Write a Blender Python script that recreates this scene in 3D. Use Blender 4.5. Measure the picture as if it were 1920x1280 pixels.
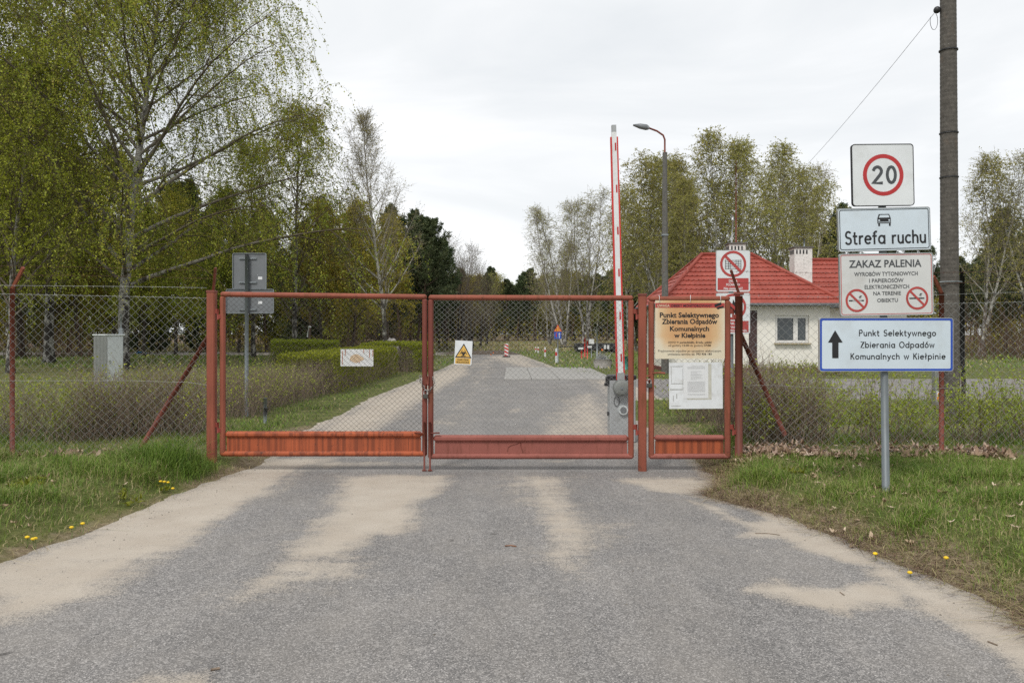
import bpy, math, random, os
import numpy as np
from mathutils import Vector, Matrix
random.seed(5)
for _o in list(bpy.data.objects): bpy.data.objects.remove(_o)
SC = bpy.context.scene; COL = SC.collection
F = 1493.3; HY = 625.0; EYE = 1.55          # focal length in photo pixels, horizon row, eye height in metres
# ---------------- camera, sky, sun, exposure ----------------
cam = bpy.data.objects.new('camera', bpy.data.cameras.new('camera')); COL.objects.link(cam)
cam.location = (0, 0, EYE); cam.rotation_euler = (math.radians(90), 0, 0)
cam.data.lens = 28; cam.data.sensor_width = 36; cam.data.shift_y = -15/1920; cam.data.clip_end = 3000; cam.data.clip_start = .05
SC.camera = cam
def N(nt, typ, ins=None, **at):
    n = nt.nodes.new(typ)
    for k, v in at.items(): setattr(n, k, v)
    for k, v in (ins or {}).items():
        if isinstance(v, bpy.types.NodeSocket): nt.links.new(v, n.inputs[k])
        else: n.inputs[k].default_value = v
    return n
def mixc(nt, fac, a, b, blend='MIX'):
    n = N(nt, 'ShaderNodeMix', data_type='RGBA', blend_type=blend)
    for i, v in ((0, fac), (6, a), (7, b)):
        if isinstance(v, bpy.types.NodeSocket): nt.links.new(v, n.inputs[i])
        else: n.inputs[i].default_value = (*v, 1) if isinstance(v, tuple) and len(v) == 3 else v
    return n.outputs[2]
def ramp(nt, fac, stops, interp='LINEAR'):
    n = N(nt, 'ShaderNodeValToRGB', {'Fac': fac}); cr = n.color_ramp; cr.interpolation = interp
    while len(cr.elements) < len(stops): cr.elements.new(.5)
    for e, (p, c) in zip(cr.elements, stops):
        e.position = p; e.color = (*c, 1) if isinstance(c, tuple) else (c, c, c, 1)
    return n.outputs[0]
def noise(nt, vec, scale, detail=4, rough=.55, stretch=None, dist=0.):
    if stretch: vec = N(nt, 'ShaderNodeMapping', {'Vector': vec, 'Scale': stretch}).outputs[0]
    return N(nt, 'ShaderNodeTexNoise', {'Vector': vec, 'Scale': scale, 'Detail': detail, 'Roughness': rough, 'Distortion': dist}).outputs[0]
def math_(nt, op, a, b=0., c=None):
    d = {0: a, 1: b}
    if c is not None: d[2] = c
    return N(nt, 'ShaderNodeMath', d, operation=op).outputs[0]
SUN_EL, SUN_AZ = 50, 205                    # sun behind the camera, a little to the left, through thin cloud
W = bpy.data.worlds.new('World'); SC.world = W; W.use_nodes = True; wn = W.node_tree; wn.nodes.clear()
sky = N(wn, 'ShaderNodeTexSky', sky_type='NISHITA', sun_disc=False, sun_elevation=math.radians(SUN_EL), sun_rotation=math.radians(SUN_AZ))
bg1 = N(wn, 'ShaderNodeBackground', {'Color': sky.outputs[0], 'Strength': .1})
tc = N(wn, 'ShaderNodeTexCoord').outputs['Generated']
cl = noise(wn, tc, 1.9, 7, .52, (1, 1, 3.6), .6)
clc = ramp(wn, cl, [(.34, (.655, .68, .70)), (.5, (.745, .76, .77)), (.64, (.86, .865, .87))])
bg2 = N(wn, 'ShaderNodeBackground', {'Color': clc, 'Strength': 1.0})
mxs = N(wn, 'ShaderNodeMixShader', {0: .94, 1: bg1.outputs[0], 2: bg2.outputs[0]})
N(wn, 'ShaderNodeOutputWorld', {'Surface': mxs.outputs[0]})
sd_ = bpy.data.lights.new('sun', 'SUN'); sd_.energy = 1.75; sd_.angle = math.radians(14); sd_.color = (1, .965, .91)
sun = bpy.data.objects.new('sun', sd_); COL.objects.link(sun)
_a, _e = math.radians(SUN_AZ), math.radians(SUN_EL)
_dir = Vector((math.sin(_a)*math.cos(_e), math.cos(_a)*math.cos(_e), math.sin(_e)))
sun.rotation_euler = _dir.to_track_quat('Z', 'Y').to_euler()
vs = SC.view_settings; vs.view_transform = 'Standard'; vs.look = 'None'; vs.exposure = 0.36; vs.gamma = 1; vs.use_curve_mapping = False
SC.render.engine = 'CYCLES'; SC.cycles.max_bounces = 6; SC.cycles.transparent_max_bounces = 8; SC.cycles.use_denoising = False
# ---------------- placing: photo column / row on a plane at distance D -> metres ----------------
def gx(px, D): return (px-960)/F*D
def gz(py, D): return EYE-(py-HY)/F*D
def gd(py, z=0.): return (EYE-z)*F/(py-HY)
def P3(px, py, D): return Vector((gx(px, D), D, gz(py, D)))
# ---------------- noise and ground height ----------------
_rng = np.random.default_rng(3); _TAB = _rng.random((256, 256))
def vnoise(x, y):
    x = np.asarray(x, float); y = np.asarray(y, float)
    xi = np.floor(x).astype(int); yi = np.floor(y).astype(int); fx = x-xi; fy = y-yi
    fx = fx*fx*(3-2*fx); fy = fy*fy*(3-2*fy)
    a = _TAB[xi & 255, yi & 255]; b = _TAB[(xi+1) & 255, yi & 255]; c = _TAB[xi & 255, (yi+1) & 255]; d = _TAB[(xi+1) & 255, (yi+1) & 255]
    return (a*(1-fx)+b*fx)*(1-fy)+(c*(1-fx)+d*fx)*fy
def fbm(x, y, s=1., o=4):
    v = 0; a = .5; t = 0
    for i in range(o):
        v = v+a*vnoise(np.asarray(x)*s+17.3*i, np.asarray(y)*s+9.1*i); t += a; a *= .5; s *= 2.03
    return v/t-.5
def sstep(a, b, x): t = np.clip((np.asarray(x, float)-a)/(b-a), 0, 1); return t*t*(3-2*t)
_XL = ([-30, 4.5, 5.4, 6.4, 7.0, 7.7, 8.6, 9.4, 10.4, 12.6, 15, 19, 27, 40, 50, 60, 68], [-3.5, -3.45, -3.38, -3.25, -3.20, -3.18, -3.08, -2.93, -3.05, -3.3, -3.25, -3.35, -3.15, -3.0, -2.9, -3.4, -4.5])
_XR = ([-30, 3.5, 4.6, 5.2, 6.0, 6.9, 7.35, 7.6, 8.0, 8.6, 9.6, 12.2, 17.5, 18.5, 28, 31, 36, 43, 51, 58, 64, 68], [2.3, 2.55, 2.7, 2.62, 2.42, 2.2, 1.95, 1.75, 2.0, 2.12, 2.2, 2.16, 2.25, 2.9, 2.95, 2.45, 1.95, 1.55, 1.03, .6, -.1, -2])
def road_sd(x, y):
    x = np.asarray(x, float); y = np.asarray(y, float)
    s = np.maximum(np.interp(y, *_XL)-x, x-np.interp(y, *_XR)); s = np.maximum(s, y-66.5)
    r = np.maximum(np.maximum(18.6-y, y-27.2), 1.8-x)
    l = np.maximum(np.maximum(56.5-y, y-66.0), x+1.5)
    return np.minimum(s, np.minimum(r, l))
def ground_z(x, y):
    x = np.asarray(x, float); y = np.asarray(y, float)
    s = road_sd(x, y)+.18*fbm(x, y, 1.3)+.13*fbm(x, y, 5.)+.05*fbm(x, y, 17., 2)
    near = 1-sstep(10.5, 15, y)
    z = -.05+.065*sstep(-.12, .1, s)+sstep(.05, .65, s)*(.02+.145*near)+.03*sstep(1, 8, s)
    z = z+sstep(.1, 1.5, s)*(.10*fbm(x, y, .7)*near+.05*fbm(x, y, .22)+.03*fbm(x, y, 3.))
    far = sstep(72, 105, y); z = z+far*(.35*sstep(-30, 20, x)*sstep(200, 60, np.abs(x)))
    return z
def gzf(x, y): return float(ground_z(x, y))
# ---------------- meshes ----------------
def link(o, parent=None):
    COL.objects.link(o)
    if parent is not None: o.parent = parent
    return o
def np_mesh(name, V, Q=None, T=None, mats=(), attrs=None, smooth=False):
    V = np.asarray(V, np.float32).reshape(-1, 3); me = bpy.data.meshes.new(name)
    Q = np.zeros((0, 4), np.int32) if Q is None else np.asarray(Q, np.int32).reshape(-1, 4)
    T = np.zeros((0, 3), np.int32) if T is None else np.asarray(T, np.int32).reshape(-1, 3)
    nq, nt = len(Q), len(T)
    me.vertices.add(len(V)); me.vertices.foreach_set('co', V.ravel())
    me.loops.add(nq*4+nt*3); me.loops.foreach_set('vertex_index', np.concatenate([Q.ravel(), T.ravel()]).astype(np.int32))
    me.polygons.add(nq+nt)
    me.polygons.foreach_set('loop_start', np.concatenate([np.arange(nq)*4, nq*4+np.arange(nt)*3]).astype(np.int32))
    me.update(calc_edges=True)
    if smooth: me.polygons.foreach_set('use_smooth', np.ones(nq+nt, bool))
    for k, v in (attrs or {}).items():
        a = me.attributes.new(k, 'FLOAT', 'POINT'); a.data.foreach_set('value', np.asarray(v, np.float32).ravel())
    for m in (mats if isinstance(mats, (list, tuple)) else [mats]): me.materials.append(m)
    return me
class MB:
    """collects shapes in world (or local) coordinates and links them as one mesh"""
    def __init__(s): s.v = []; s.f = []; s.sm = []
    def add(s, vs, fs, smooth=False):
        b = len(s.v); s.v += [tuple(v) for v in vs]; s.f += [tuple(i+b for i in f) for f in fs]; s.sm += [smooth]*len(fs); return s
    def box(s, c, d, M=None, bev=0.):
        x, y, z = d[0]/2, d[1]/2, d[2]/2; c = Vector(c)
        if bev > 0:
            b = min(bev, x*.9, y*.9, z*.9); vs = []
            for sx in (-1, 1):
                for sy in (-1, 1):
                    for sz in (-1, 1):
                        vs += [(sx*x, sy*(y-b), sz*(z-b)), (sx*(x-b), sy*y, sz*(z-b)), (sx*(x-b), sy*(y-b), sz*z)]
            def q(sx, sy, sz, k): return 3*((sx > 0)*4+(sy > 0)*2+(sz > 0))+k
            fs = []
            for sg in (-1, 1):
                for (k, mk) in ((0, lambda a, b2: (sg, a, b2)), (1, lambda a, b2: (a, sg, b2)), (2, lambda a, b2: (a, b2, sg))):
                    fs.append([q(*mk(a, b2), k) for a, b2 in ((-1, -1), (1, -1), (1, 1), (-1, 1))])
            for a in (-1, 1):
                for b2 in (-1, 1):
                    fs.append([q(-1, a, b2, 1), q(1, a, b2, 1), q(1, a, b2, 2), q(-1, a, b2, 2)])
                    fs.append([q(a, -1, b2, 0), q(a, 1, b2, 0), q(a, 1, b2, 2), q(a, -1, b2, 2)])
                    fs.append([q(a, b2, -1, 0), q(a, b2, 1, 0), q(a, b2, 1, 1), q(a, b2, -1, 1)])
                    for c2 in (-1, 1): fs.append([q(a, b2, c2, 0), q(a, b2, c2, 1), q(a, b2, c2, 2)])
        else:
            vs = [(sx*x, sy*y, sz*z) for sx in (-1, 1) for sy in (-1, 1) for sz in (-1, 1)]
            fs = [(0, 1, 3, 2), (4, 6, 7, 5), (0, 4, 5, 1), (2, 3, 7, 6), (0, 2, 6, 4), (1, 5, 7, 3)]
        vs = [(M @ Vector(v) if M else Vector(v))+c for v in vs]
        return s.add(vs, fs)
    def tube(s, pts, r, n=8, caps=True, smooth=True):
        pts = [Vector(p) for p in pts]; rs = r if isinstance(r, (list, tuple)) else [r]*len(pts)
        avg = (pts[-1]-pts[0]); avg = avg.normalized() if avg.length > 1e-6 else Vector((0, 0, 1))
        ref = min((Vector((1, 0, 0)), Vector((0, 1, 0)), Vector((0, 0, 1))), key=lambda a: abs(a.dot(avg)))
        vs = []; m = len(pts)
        for i, p in enumerate(pts):
            t = (pts[min(i+1, m-1)]-pts[max(i-1, 0)]).normalized(); u = t.cross(ref)
            if u.length < 1e-4: u = t.orthogonal()
            u.normalize(); w = t.cross(u)
            for k in range(n):
                a = 2*math.pi*(k+.5)/n; vs.append(p+(u*math.cos(a)+w*math.sin(a))*rs[i])
        fs = [(i*n+k, i*n+(k+1) % n, (i+1)*n+(k+1) % n, (i+1)*n+k) for i in range(m-1) for k in range(n)]
        s.add(vs, fs, smooth)
        if caps: b = len(s.v)-len(vs); s.f += [tuple(b+k for k in range(n)), tuple(b+(m-1)*n+k for k in reversed(range(n)))]; s.sm += [False, False]
        return s
    def prism(s, poly, y0, y1, M=None):
        """polygon in x,z extruded from y0 to y1"""
        n = len(poly); vs = [Vector((p[0], y, p[1])) for y in (y0, y1) for p in poly]
        if M: vs = [M @ v for v in vs]
        return s.add(vs, [tuple(range(n)), tuple(range(2*n-1, n-1, -1))]+[(i, i+n, (i+1) % n+n, (i+1) % n) for i in range(n)])
    def ringp(s, outer, inner, y0, y1, M=None):
        n = len(outer); vs = [Vector((p[0], y, p[1])) for y in (y0, y1) for q in (outer, inner) for p in q]
        if M: vs = [M @ v for v in vs]
        fs = []
        for i in range(n):
            j = (i+1) % n
            fs += [(i, j, n+j, n+i), (2*n+i, 3*n+i, 3*n+j, 2*n+j), (i, 2*n+i, 2*n+j, j), (n+i, n+j, 3*n+j, 3*n+i)]
        return s.add(vs, fs)
    def ball(s, c, r, nu=10, nv=7):
        r = r if isinstance(r, (tuple, list)) else (r, r, r); vs = []; fs = []
        for j in range(1, nv):
            for i in range(nu):
                a = 2*math.pi*i/nu; b = math.pi*j/nv
                vs.append((c[0]+r[0]*math.sin(b)*math.cos(a), c[1]+r[1]*math.sin(b)*math.sin(a), c[2]+r[2]*math.cos(b)))
        for j in range(nv-2):
            for i in range(nu): fs.append((j*nu+i, (j+1)*nu+i, (j+1)*nu+(i+1) % nu, j*nu+(i+1) % nu))
        vs += [(c[0], c[1], c[2]+r[2]), (c[0], c[1], c[2]-r[2])]; t = len(vs)-2
        for i in range(nu): fs.append((t, i, (i+1) % nu)); fs.append((t+1, (nv-2)*nu+(i+1) % nu, (nv-2)*nu+i))
        return s.add(vs, fs, True)
    def build(s, name, m, parent=None, label=None, origin=None):
        off = Vector(origin) if origin is not None else Vector((0, 0, 0))
        if parent is not None and origin is None:
            p = parent
            while p is not None: off += Vector(p.location); p = p.parent
        me = bpy.data.meshes.new(name); me.from_pydata([tuple(Vector(v)-off) for v in s.v], [], s.f)
        me.polygons.foreach_set('use_smooth', s.sm)
        for mm in (m if isinstance(m, (list, tuple)) else [m]): me.materials.append(mm)
        me.update(); o = bpy.data.objects.new(name, me)
        if parent is None and origin is not None: o.location = off
        if label: o['label'] = label
        return link(o, parent)
def tag(o, label=None, cat=None, group=None, kind=None):
    for k, v in (('label', label), ('category', cat), ('group', group), ('kind', kind)):
        if v: o[k] = v
    return o
def thing(name, loc, label, cat, group=None):
    o = bpy.data.objects.new(name, None); o.location = loc; o.empty_display_size = .1; link(o); return tag(o, label, cat, group)
def ob(name, me, parent=None, loc=None):
    o = bpy.data.objects.new(name, me)
    if loc is not None: o.location = loc
    return link(o, parent)
def copy_tree(o, parent=None):
    c = o.copy(); COL.objects.link(c); c.parent = parent
    for ch in list(o.children): copy_tree(ch, c)
    return c
# ---------------- materials ----------------
def new_mat(name):
    m = bpy.data.materials.new(name); m.use_nodes = True; nt = m.node_tree; nt.nodes.clear(); return m, nt
def finish(nt, col, rough=.6, metal=0., bump=None, bstr=.3, bdist=.01, spec=.5, trans=0.):
    d = {'Base Color': col, 'Roughness': rough, 'Metallic': metal, 'Specular IOR Level': spec}
    if isinstance(col, tuple): d['Base Color'] = (*col, 1)
    if bump is not None: d['Normal'] = N(nt, 'ShaderNodeBump', {'Height': bump, 'Strength': bstr, 'Distance': bdist}).outputs[0]
    p = N(nt, 'ShaderNodeBsdfPrincipled', d).outputs[0]
    if trans > 0:
        t = N(nt, 'ShaderNodeBsdfTranslucent', {'Color': d['Base Color']}).outputs[0]; p = N(nt, 'ShaderNodeMixShader', {0: trans, 1: p, 2: t}).outputs[0]
    N(nt, 'ShaderNodeOutputMaterial', {'Surface': p})
def opos(nt): return N(nt, 'ShaderNodeTexCoord').outputs['Object']
def wpos(nt): return N(nt, 'ShaderNodeNewGeometry').outputs['Position']
def attr(nt, n): return N(nt, 'ShaderNodeAttribute', attribute_name=n).outputs['Fac']
def simple(name, c, rough=.6, metal=0., var=.12, sc=6., dirt=None, dstr=.5, stretch=None, bstr=0., spec=.5):
    """a colour with uneven tone, and optional soiling in patches"""
    m, nt = new_mat(name); p = wpos(nt); n = noise(nt, p, sc, 5, .6, stretch)
    lo = tuple(x*(1-var) for x in c); hi = tuple(min(1, x*(1+var)) for x in c)
    col = ramp(nt, n, [(.3, lo), (.7, hi)])
    if dirt:
        f = ramp(nt, noise(nt, p, sc*2.7, 6, .65, stretch), [(.5, 0.), (.72, dstr)]); col = mixc(nt, f, col, dirt)
    finish(nt, col, rough, metal, n if bstr else None, bstr, .004, spec); return m
def rusty(name, paint, rust=(.16, .055, .025), amount=.5, streak=(9, 9, 1.2), dark=(.05, .025, .018), seed=0.):
    m, nt = new_mat(name); p = wpos(nt)
    p = N(nt, 'ShaderNodeMapping', {'Vector': p, 'Location': (seed, seed*2, 0)}).outputs[0]
    tone = ramp(nt, noise(nt, p, 2.2, 5, .6), [(.3, tuple(x*.82 for x in paint)), (.7, tuple(min(1, x*1.18) for x in paint))])
    st = ramp(nt, noise(nt, p, 2.2, 4, .6, streak), [(.62-.20*amount, 0.), (.78-.22*amount, .68)])
    c = mixc(nt, st, tone, rust)
    ch = ramp(nt, noise(nt, p, 15., 8, .72), [(.66-.06*amount, 0.), (.72-.06*amount, .85)])
    c = mixc(nt, ch, c, dark)
    finish(nt, c, .62, 0., noise(nt, p, 40, 4, .6), .25, .003, .35); return m
M = {}
M['gate'] = rusty('red_oxide_paint', (.25, .070, .042), amount=.55)
M['gate_orange'] = rusty('orange_rust_paint', (.37, .088, .034), (.13, .035, .018), .9, (9, 9, .22), seed=3)
M['gate_panel_pink'] = rusty('faded_red_paint', (.27, .088, .068), (.16, .05, .032), .35, seed=7)
M['gate_dark'] = rusty('dark_red_paint', (.17, .045, .032), amount=.5, seed=5)
M['post_rust'] = rusty('rusted_post_paint', (.17, .045, .028), (.09, .028, .018), .9, (7, 7, .7), seed=9)
M['galv'] = simple('galvanised_steel', (.24, .265, .28), .5, .55, .14, 9, (.15, .15, .14), .5)
M['galv_post'] = simple('galvanised_pole', (.13, .15, .16), .5, .2, .15, 7, (.10, .10, .10), .5, (1, 1, .4))
M['wire'] = simple('galvanised_wire', (.33, .335, .33), .5, .4, .15, 30, (.13, .09, .06), .5)
M['wire_old'] = simple('weathered_wire', (.075, .07, .065), .6, .3, .3, 30)
M['wire_rust'] = simple('rusty_wire', (.10, .045, .03), .8, 0, .3, 20)
M['black'] = simple('black_print', (.012, .012, .014), .55, var=.3)
M['text_grey'] = simple('grey_print', (.055, .06, .066), .5)
M['black_plastic'] = simple('black_plastic', (.018, .018, .02), .45)
M['sign_white'] = simple('reflective_white', (.66, .685, .70), .4, var=.05, sc=2, dirt=(.42, .41, .38), dstr=.3)
M['sign_blueish'] = simple('reflective_pale_blue', (.56, .635, .70), .4, var=.05, sc=2, dirt=(.40, .42, .42), dstr=.3)
M['sign_grey'] = simple('sign_pale_grey', (.58, .585, .58), .45, var=.06, sc=2, dirt=(.38, .36, .33), dstr=.4)
M['sign_red'] = simple('sign_red', (.42, .022, .024), .45, var=.08)
M['sign_redf'] = simple('faded_sign_red', (.40, .05, .045), .5, var=.1)
M['sign_blue'] = simple('sign_blue', (.02, .07, .40), .4, var=.08)
M['alu_edge'] = simple('aluminium_edge', (.40, .41, .41), .35, .6, .1)
M['sign_back'] = simple('grey_sign_back', (.155, .165, .175), .5, .1, .1, 3, (.10, .105, .11), .5)
M['paper'] = simple('white_paper', (.66, .67, .68), .7, var=.04)
M['paper_line'] = simple('faded_print', (.36, .36, .37), .7)
M['board_white'] = simple('white_board', (.68, .70, .72), .4, var=.05, sc=3, dirt=(.42, .41, .38), dstr=.55)
M['glue'] = simple('grey_glue_marks', (.33, .33, .31), .8)
M['yellow'] = simple('hazard_yellow', (.66, .40, .09), .5, var=.08)
M['white_paint'] = simple('white_paint', (.68, .69, .69), .5, var=.05, dirt=(.4, .38, .33), dstr=.4)
M['red_paint'] = simple('bright_red_paint', (.52, .03, .025), .5, var=.12)
M['orange'] = simple('signal_orange', (.75, .16, .02), .5)
M['amber'] = simple('amber_sheet', (.80, .28, .015), .5)
M['grey_box'] = simple('grey_steel_housing', (.36, .375, .38), .45, .1, .08, 3, (.2, .2, .19), .5)
M['cab_white'] = simple('pale_grey_cabinet', (.52, .55, .55), .5, 0, .05, 3, (.35, .36, .33), .4)
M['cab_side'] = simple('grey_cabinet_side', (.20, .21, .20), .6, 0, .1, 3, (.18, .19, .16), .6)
M['plaster'] = simple('cream_plaster', (.76, .735, .67), .85, var=.05, sc=1.2, dirt=(.60, .54, .45), dstr=.3, bstr=.2)
M['chimney'] = simple('white_chimney_plaster', (.68, .66, .63), .9, var=.1, sc=4, dirt=(.26, .24, .22), dstr=.7)
M['plinth'] = simple('red_brown_plinth', (.16, .045, .035), .8)
M['gutter'] = simple('grey_gutter', (.10, .105, .11), .5, .3)
M['soffit'] = simple('soffit', (.20, .18, .16), .8)
M['door_brown'] = simple('dark_brown_door', (.055, .028, .026), .6)
M['pvc'] = simple('white_window_frame', (.66, .65, .62), .5)
M['sill'] = simple('stained_sill', (.42, .36, .24), .6, dirt=(.45, .22, .06), dstr=.6)
M['glass'] = simple('dark_window_glass', (.035, .045, .05), .08, var=.4, sc=1.5, spec=.8)
M['cable'] = simple('black_cable', (.012, .012, .013), .5)
M['brass'] = simple('dull_padlock', (.10, .095, .085), .4, .7)
M['chain'] = simple('steel_chain', (.33, .32, .31), .35, .8, .2, 40, (.12, .06, .03), .5)
M['stone'] = simple('grey_granite', (.30, .28, .26), .9, var=.3, sc=8, bstr=.5)
M['teal'] = simple('teal_paint', (.02, .22, .18), .5)
M['lamp_grey'] = simple('lamp_housing', (.17, .18, .19), .5, .2)
M['blue_tarp'] = simple('blue_tarp', (.12, .35, .62), .5)
M['rubber'] = simple('black_rubber', (.02, .02, .021), .8)
def conc_mat(name, c, rib=0.):
    m, nt = new_mat(name); p = wpos(nt)
    n = noise(nt, p, 14, 6, .65); col = ramp(nt, n, [(.3, tuple(x*.6 for x in c)), (.55, c), (.75, tuple(x*1.4 for x in c))])
    f = ramp(nt, noise(nt, p, 60, 3, .7), [(.62, 0.), (.70, .8)]); col = mixc(nt, f, col, (.30, .29, .26))
    f2 = ramp(nt, noise(nt, p, 3, 4, .6, (1, 1, .5)), [(.6, 0.), (.75, .5)]); col = mixc(nt, f2, col, (.16, .09, .05))
    finish(nt, col, .95, 0, n, .5, .01); return m
M['pole_conc'] = conc_mat('weathered_pole_concrete', (.092, .083, .072)); M['lamp_conc'] = conc_mat('lamp_post_concrete', (.12, .115, .105))
M['slab'] = simple('pale_concrete_slab', (.30, .29, .272), .9, var=.1, sc=2, dirt=(.25, .235, .21), dstr=.6, bstr=.2)
def roof_mat():
    m, nt = new_mat('red_metal_tile'); p = wpos(nt)
    col = ramp(nt, noise(nt, p, 1.3, 5, .6), [(.3, (.24, .043, .028)), (.7, (.33, .070, .048))])
    f = ramp(nt, noise(nt, p, 2.4, 4, .6, (3.2, .3, .3)), [(.60, 0.), (.75, .32)]); col = mixc(nt, f, col, (.46, .25, .20))
    f = ramp(nt, noise(nt, p, 5, 6, .7), [(.54, 0.), (.75, .55)]); col = mixc(nt, f, col, (.19, .05, .035))
    finish(nt, col, .55, 0, None, 0, 0, .35); return m
M['roof'] = roof_mat()
def sun_faded():
    m, nt = new_mat('sun_faded_notice_print'); p = N(nt, 'ShaderNodeTexCoord').outputs['Generated']
    sx = N(nt, 'ShaderNodeSeparateXYZ', {0: p}); x, z = sx.outputs[0], sx.outputs[2]
    ex = math_(nt, 'ABSOLUTE', math_(nt, 'SUBTRACT', x, .5)); e = math_(nt, 'POWER', math_(nt, 'MULTIPLY', ex, 2.), 3.)
    zl = math_(nt, 'SUBTRACT', 1., math_(nt, 'MULTIPLY', z, 2.6)); zl = math_(nt, 'MAXIMUM', zl, 0.)
    f = math_(nt, 'ADD', math_(nt, 'ADD', e, zl), math_(nt, 'MULTIPLY', math_(nt, 'SUBTRACT', noise(nt, p, 5, 5, .6, (1, 1, .4)), .5), .9))
    col = ramp(nt, f, [(0., (.56, .31, .14)), (.5, (.62, .42, .23)), (1., (.66, .59, .45))])
    finish(nt, col, .45); return m
M['notice'] = sun_faded()
def leaf_mat(name, stops, trans=.35, rough=.55):
    m, nt = new_mat(name); c = ramp(nt, attr(nt, 'var'), stops)
    oi = N(nt, 'ShaderNodeObjectInfo').outputs['Random']
    hs = N(nt, 'ShaderNodeHueSaturation', {'Color': c, 'Hue': math_(nt, 'MULTIPLY_ADD', oi, .03, .487), 'Value': math_(nt, 'MULTIPLY_ADD', oi, .35, .85), 'Saturation': 1.}).outputs[0]
    finish(nt, hs, rough, 0, None, 0, 0, .25, trans); return m
M['birch_leaf'] = leaf_mat('birch_spring_leaves', [(0., (.12, .15, .016)), (.45, (.22, .245, .022)), (.75, (.28, .22, .04)), (1., (.42, .44, .06))])
M['birch_leaf2'] = leaf_mat('distant_birch_leaves', [(0., (.20, .20, .05)), (.5, (.31, .30, .07)), (1., (.42, .37, .11))])
M['green_leaf'] = leaf_mat('fresh_green_leaves', [(0., (.11, .13, .012)), (.5, (.23, .25, .022)), (1., (.38, .40, .04))])
M['golden_leaf'] = leaf_mat('golden_green_leaves', [(0., (.17, .155, .016)), (.5, (.31, .265, .028)), (1., (.45, .36, .05))])
M['needle'] = leaf_mat('pine_needles', [(0., (.04, .06, .026)), (.5, (.07, .095, .04)), (1., (.13, .15, .065))], .12)
M['hedge_leaf'] = leaf_mat('hedge_leaves', [(0., (.09, .12, .010)), (.5, (.21, .25, .015)), (1., (.36, .39, .03))], .3)
M['bud_leaf'] = leaf_mat('opening_buds', [(0., (.19, .25, .02)), (1., (.44, .49, .06))], .35)
M['grass'] = leaf_mat('grass_blades', [(0., (.055, .10, .015)), (.3, (.12, .185, .025)), (.55, (.20, .255, .045)), (.68, (.22, .21, .075)), (.8, (.31, .25, .13)), (1., (.44, .35, .21))], .25)
M['dry_leaf'] = leaf_mat('dry_oak_leaf', [(0., (.14, .08, .05)), (.5, (.32, .215, .15)), (1., (.54, .42, .33))], .15)
M['dandelion'] = simple('dandelion_yellow', (.75, .50, .01), .6)
def bark(name, white, dark, twig, lo=.012, hi=.05, zs=1.):
    m, nt = new_mat(name); p = opos(nt)
    st = ramp(nt, noise(nt, p, 7*zs, 5, .7, (1, 1, 3.2), .5), [(.50, 0.), (.60, 1.)])
    sz = N(nt, 'ShaderNodeSeparateXYZ', {0: p}).outputs[2]
    low = math_(nt, 'SUBTRACT', 1., math_(nt, 'DIVIDE', sz, 6.5)); low = math_(nt, 'MAXIMUM', low, 0.)
    big = ramp(nt, math_(nt, 'ADD', noise(nt, p, 3., 5, .7, (1, 1, .6)), math_(nt, 'MULTIPLY', low, .13)), [(.53, 0.), (.60, 1.)])
    c = mixc(nt, math_(nt, 'MAXIMUM', math_(nt, 'MULTIPLY', st, .8), big), white, dark)
    r = ramp(nt, attr(nt, 'rad'), [(lo, 0.), (hi, 1.)])
    c = mixc(nt, r, twig, c); finish(nt, c, .85, 0, noise(nt, p, 12, 5, .7), .5, .02, .2); return m
M['birch_bark'] = bark('birch_bark', (.36, .35, .32), (.045, .04, .035), (.10, .078, .055), .035, .13)
M['birch_bark_far'] = bark('distant_birch_bark', (.46, .45, .41), (.11, .10, .09), (.23, .20, .16), .02, .06)
M['white_bark'] = bark('young_birch_bark', (.50, .48, .43), (.08, .07, .06), (.27, .235, .19), .008, .03)
M['grey_bark'] = bark('grey_bark', (.13, .12, .10), (.06, .05, .045), (.13, .105, .085), .02, .06)
M['pine_bark'] = bark('pine_bark', (.115, .075, .05), (.06, .042, .033), (.06, .045, .033), .02, .06)
M['shrub_stem'] = bark('shrub_stems', (.15, .11, .08), (.09, .065, .05), (.155, .115, .085), .5, 1.)
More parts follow.
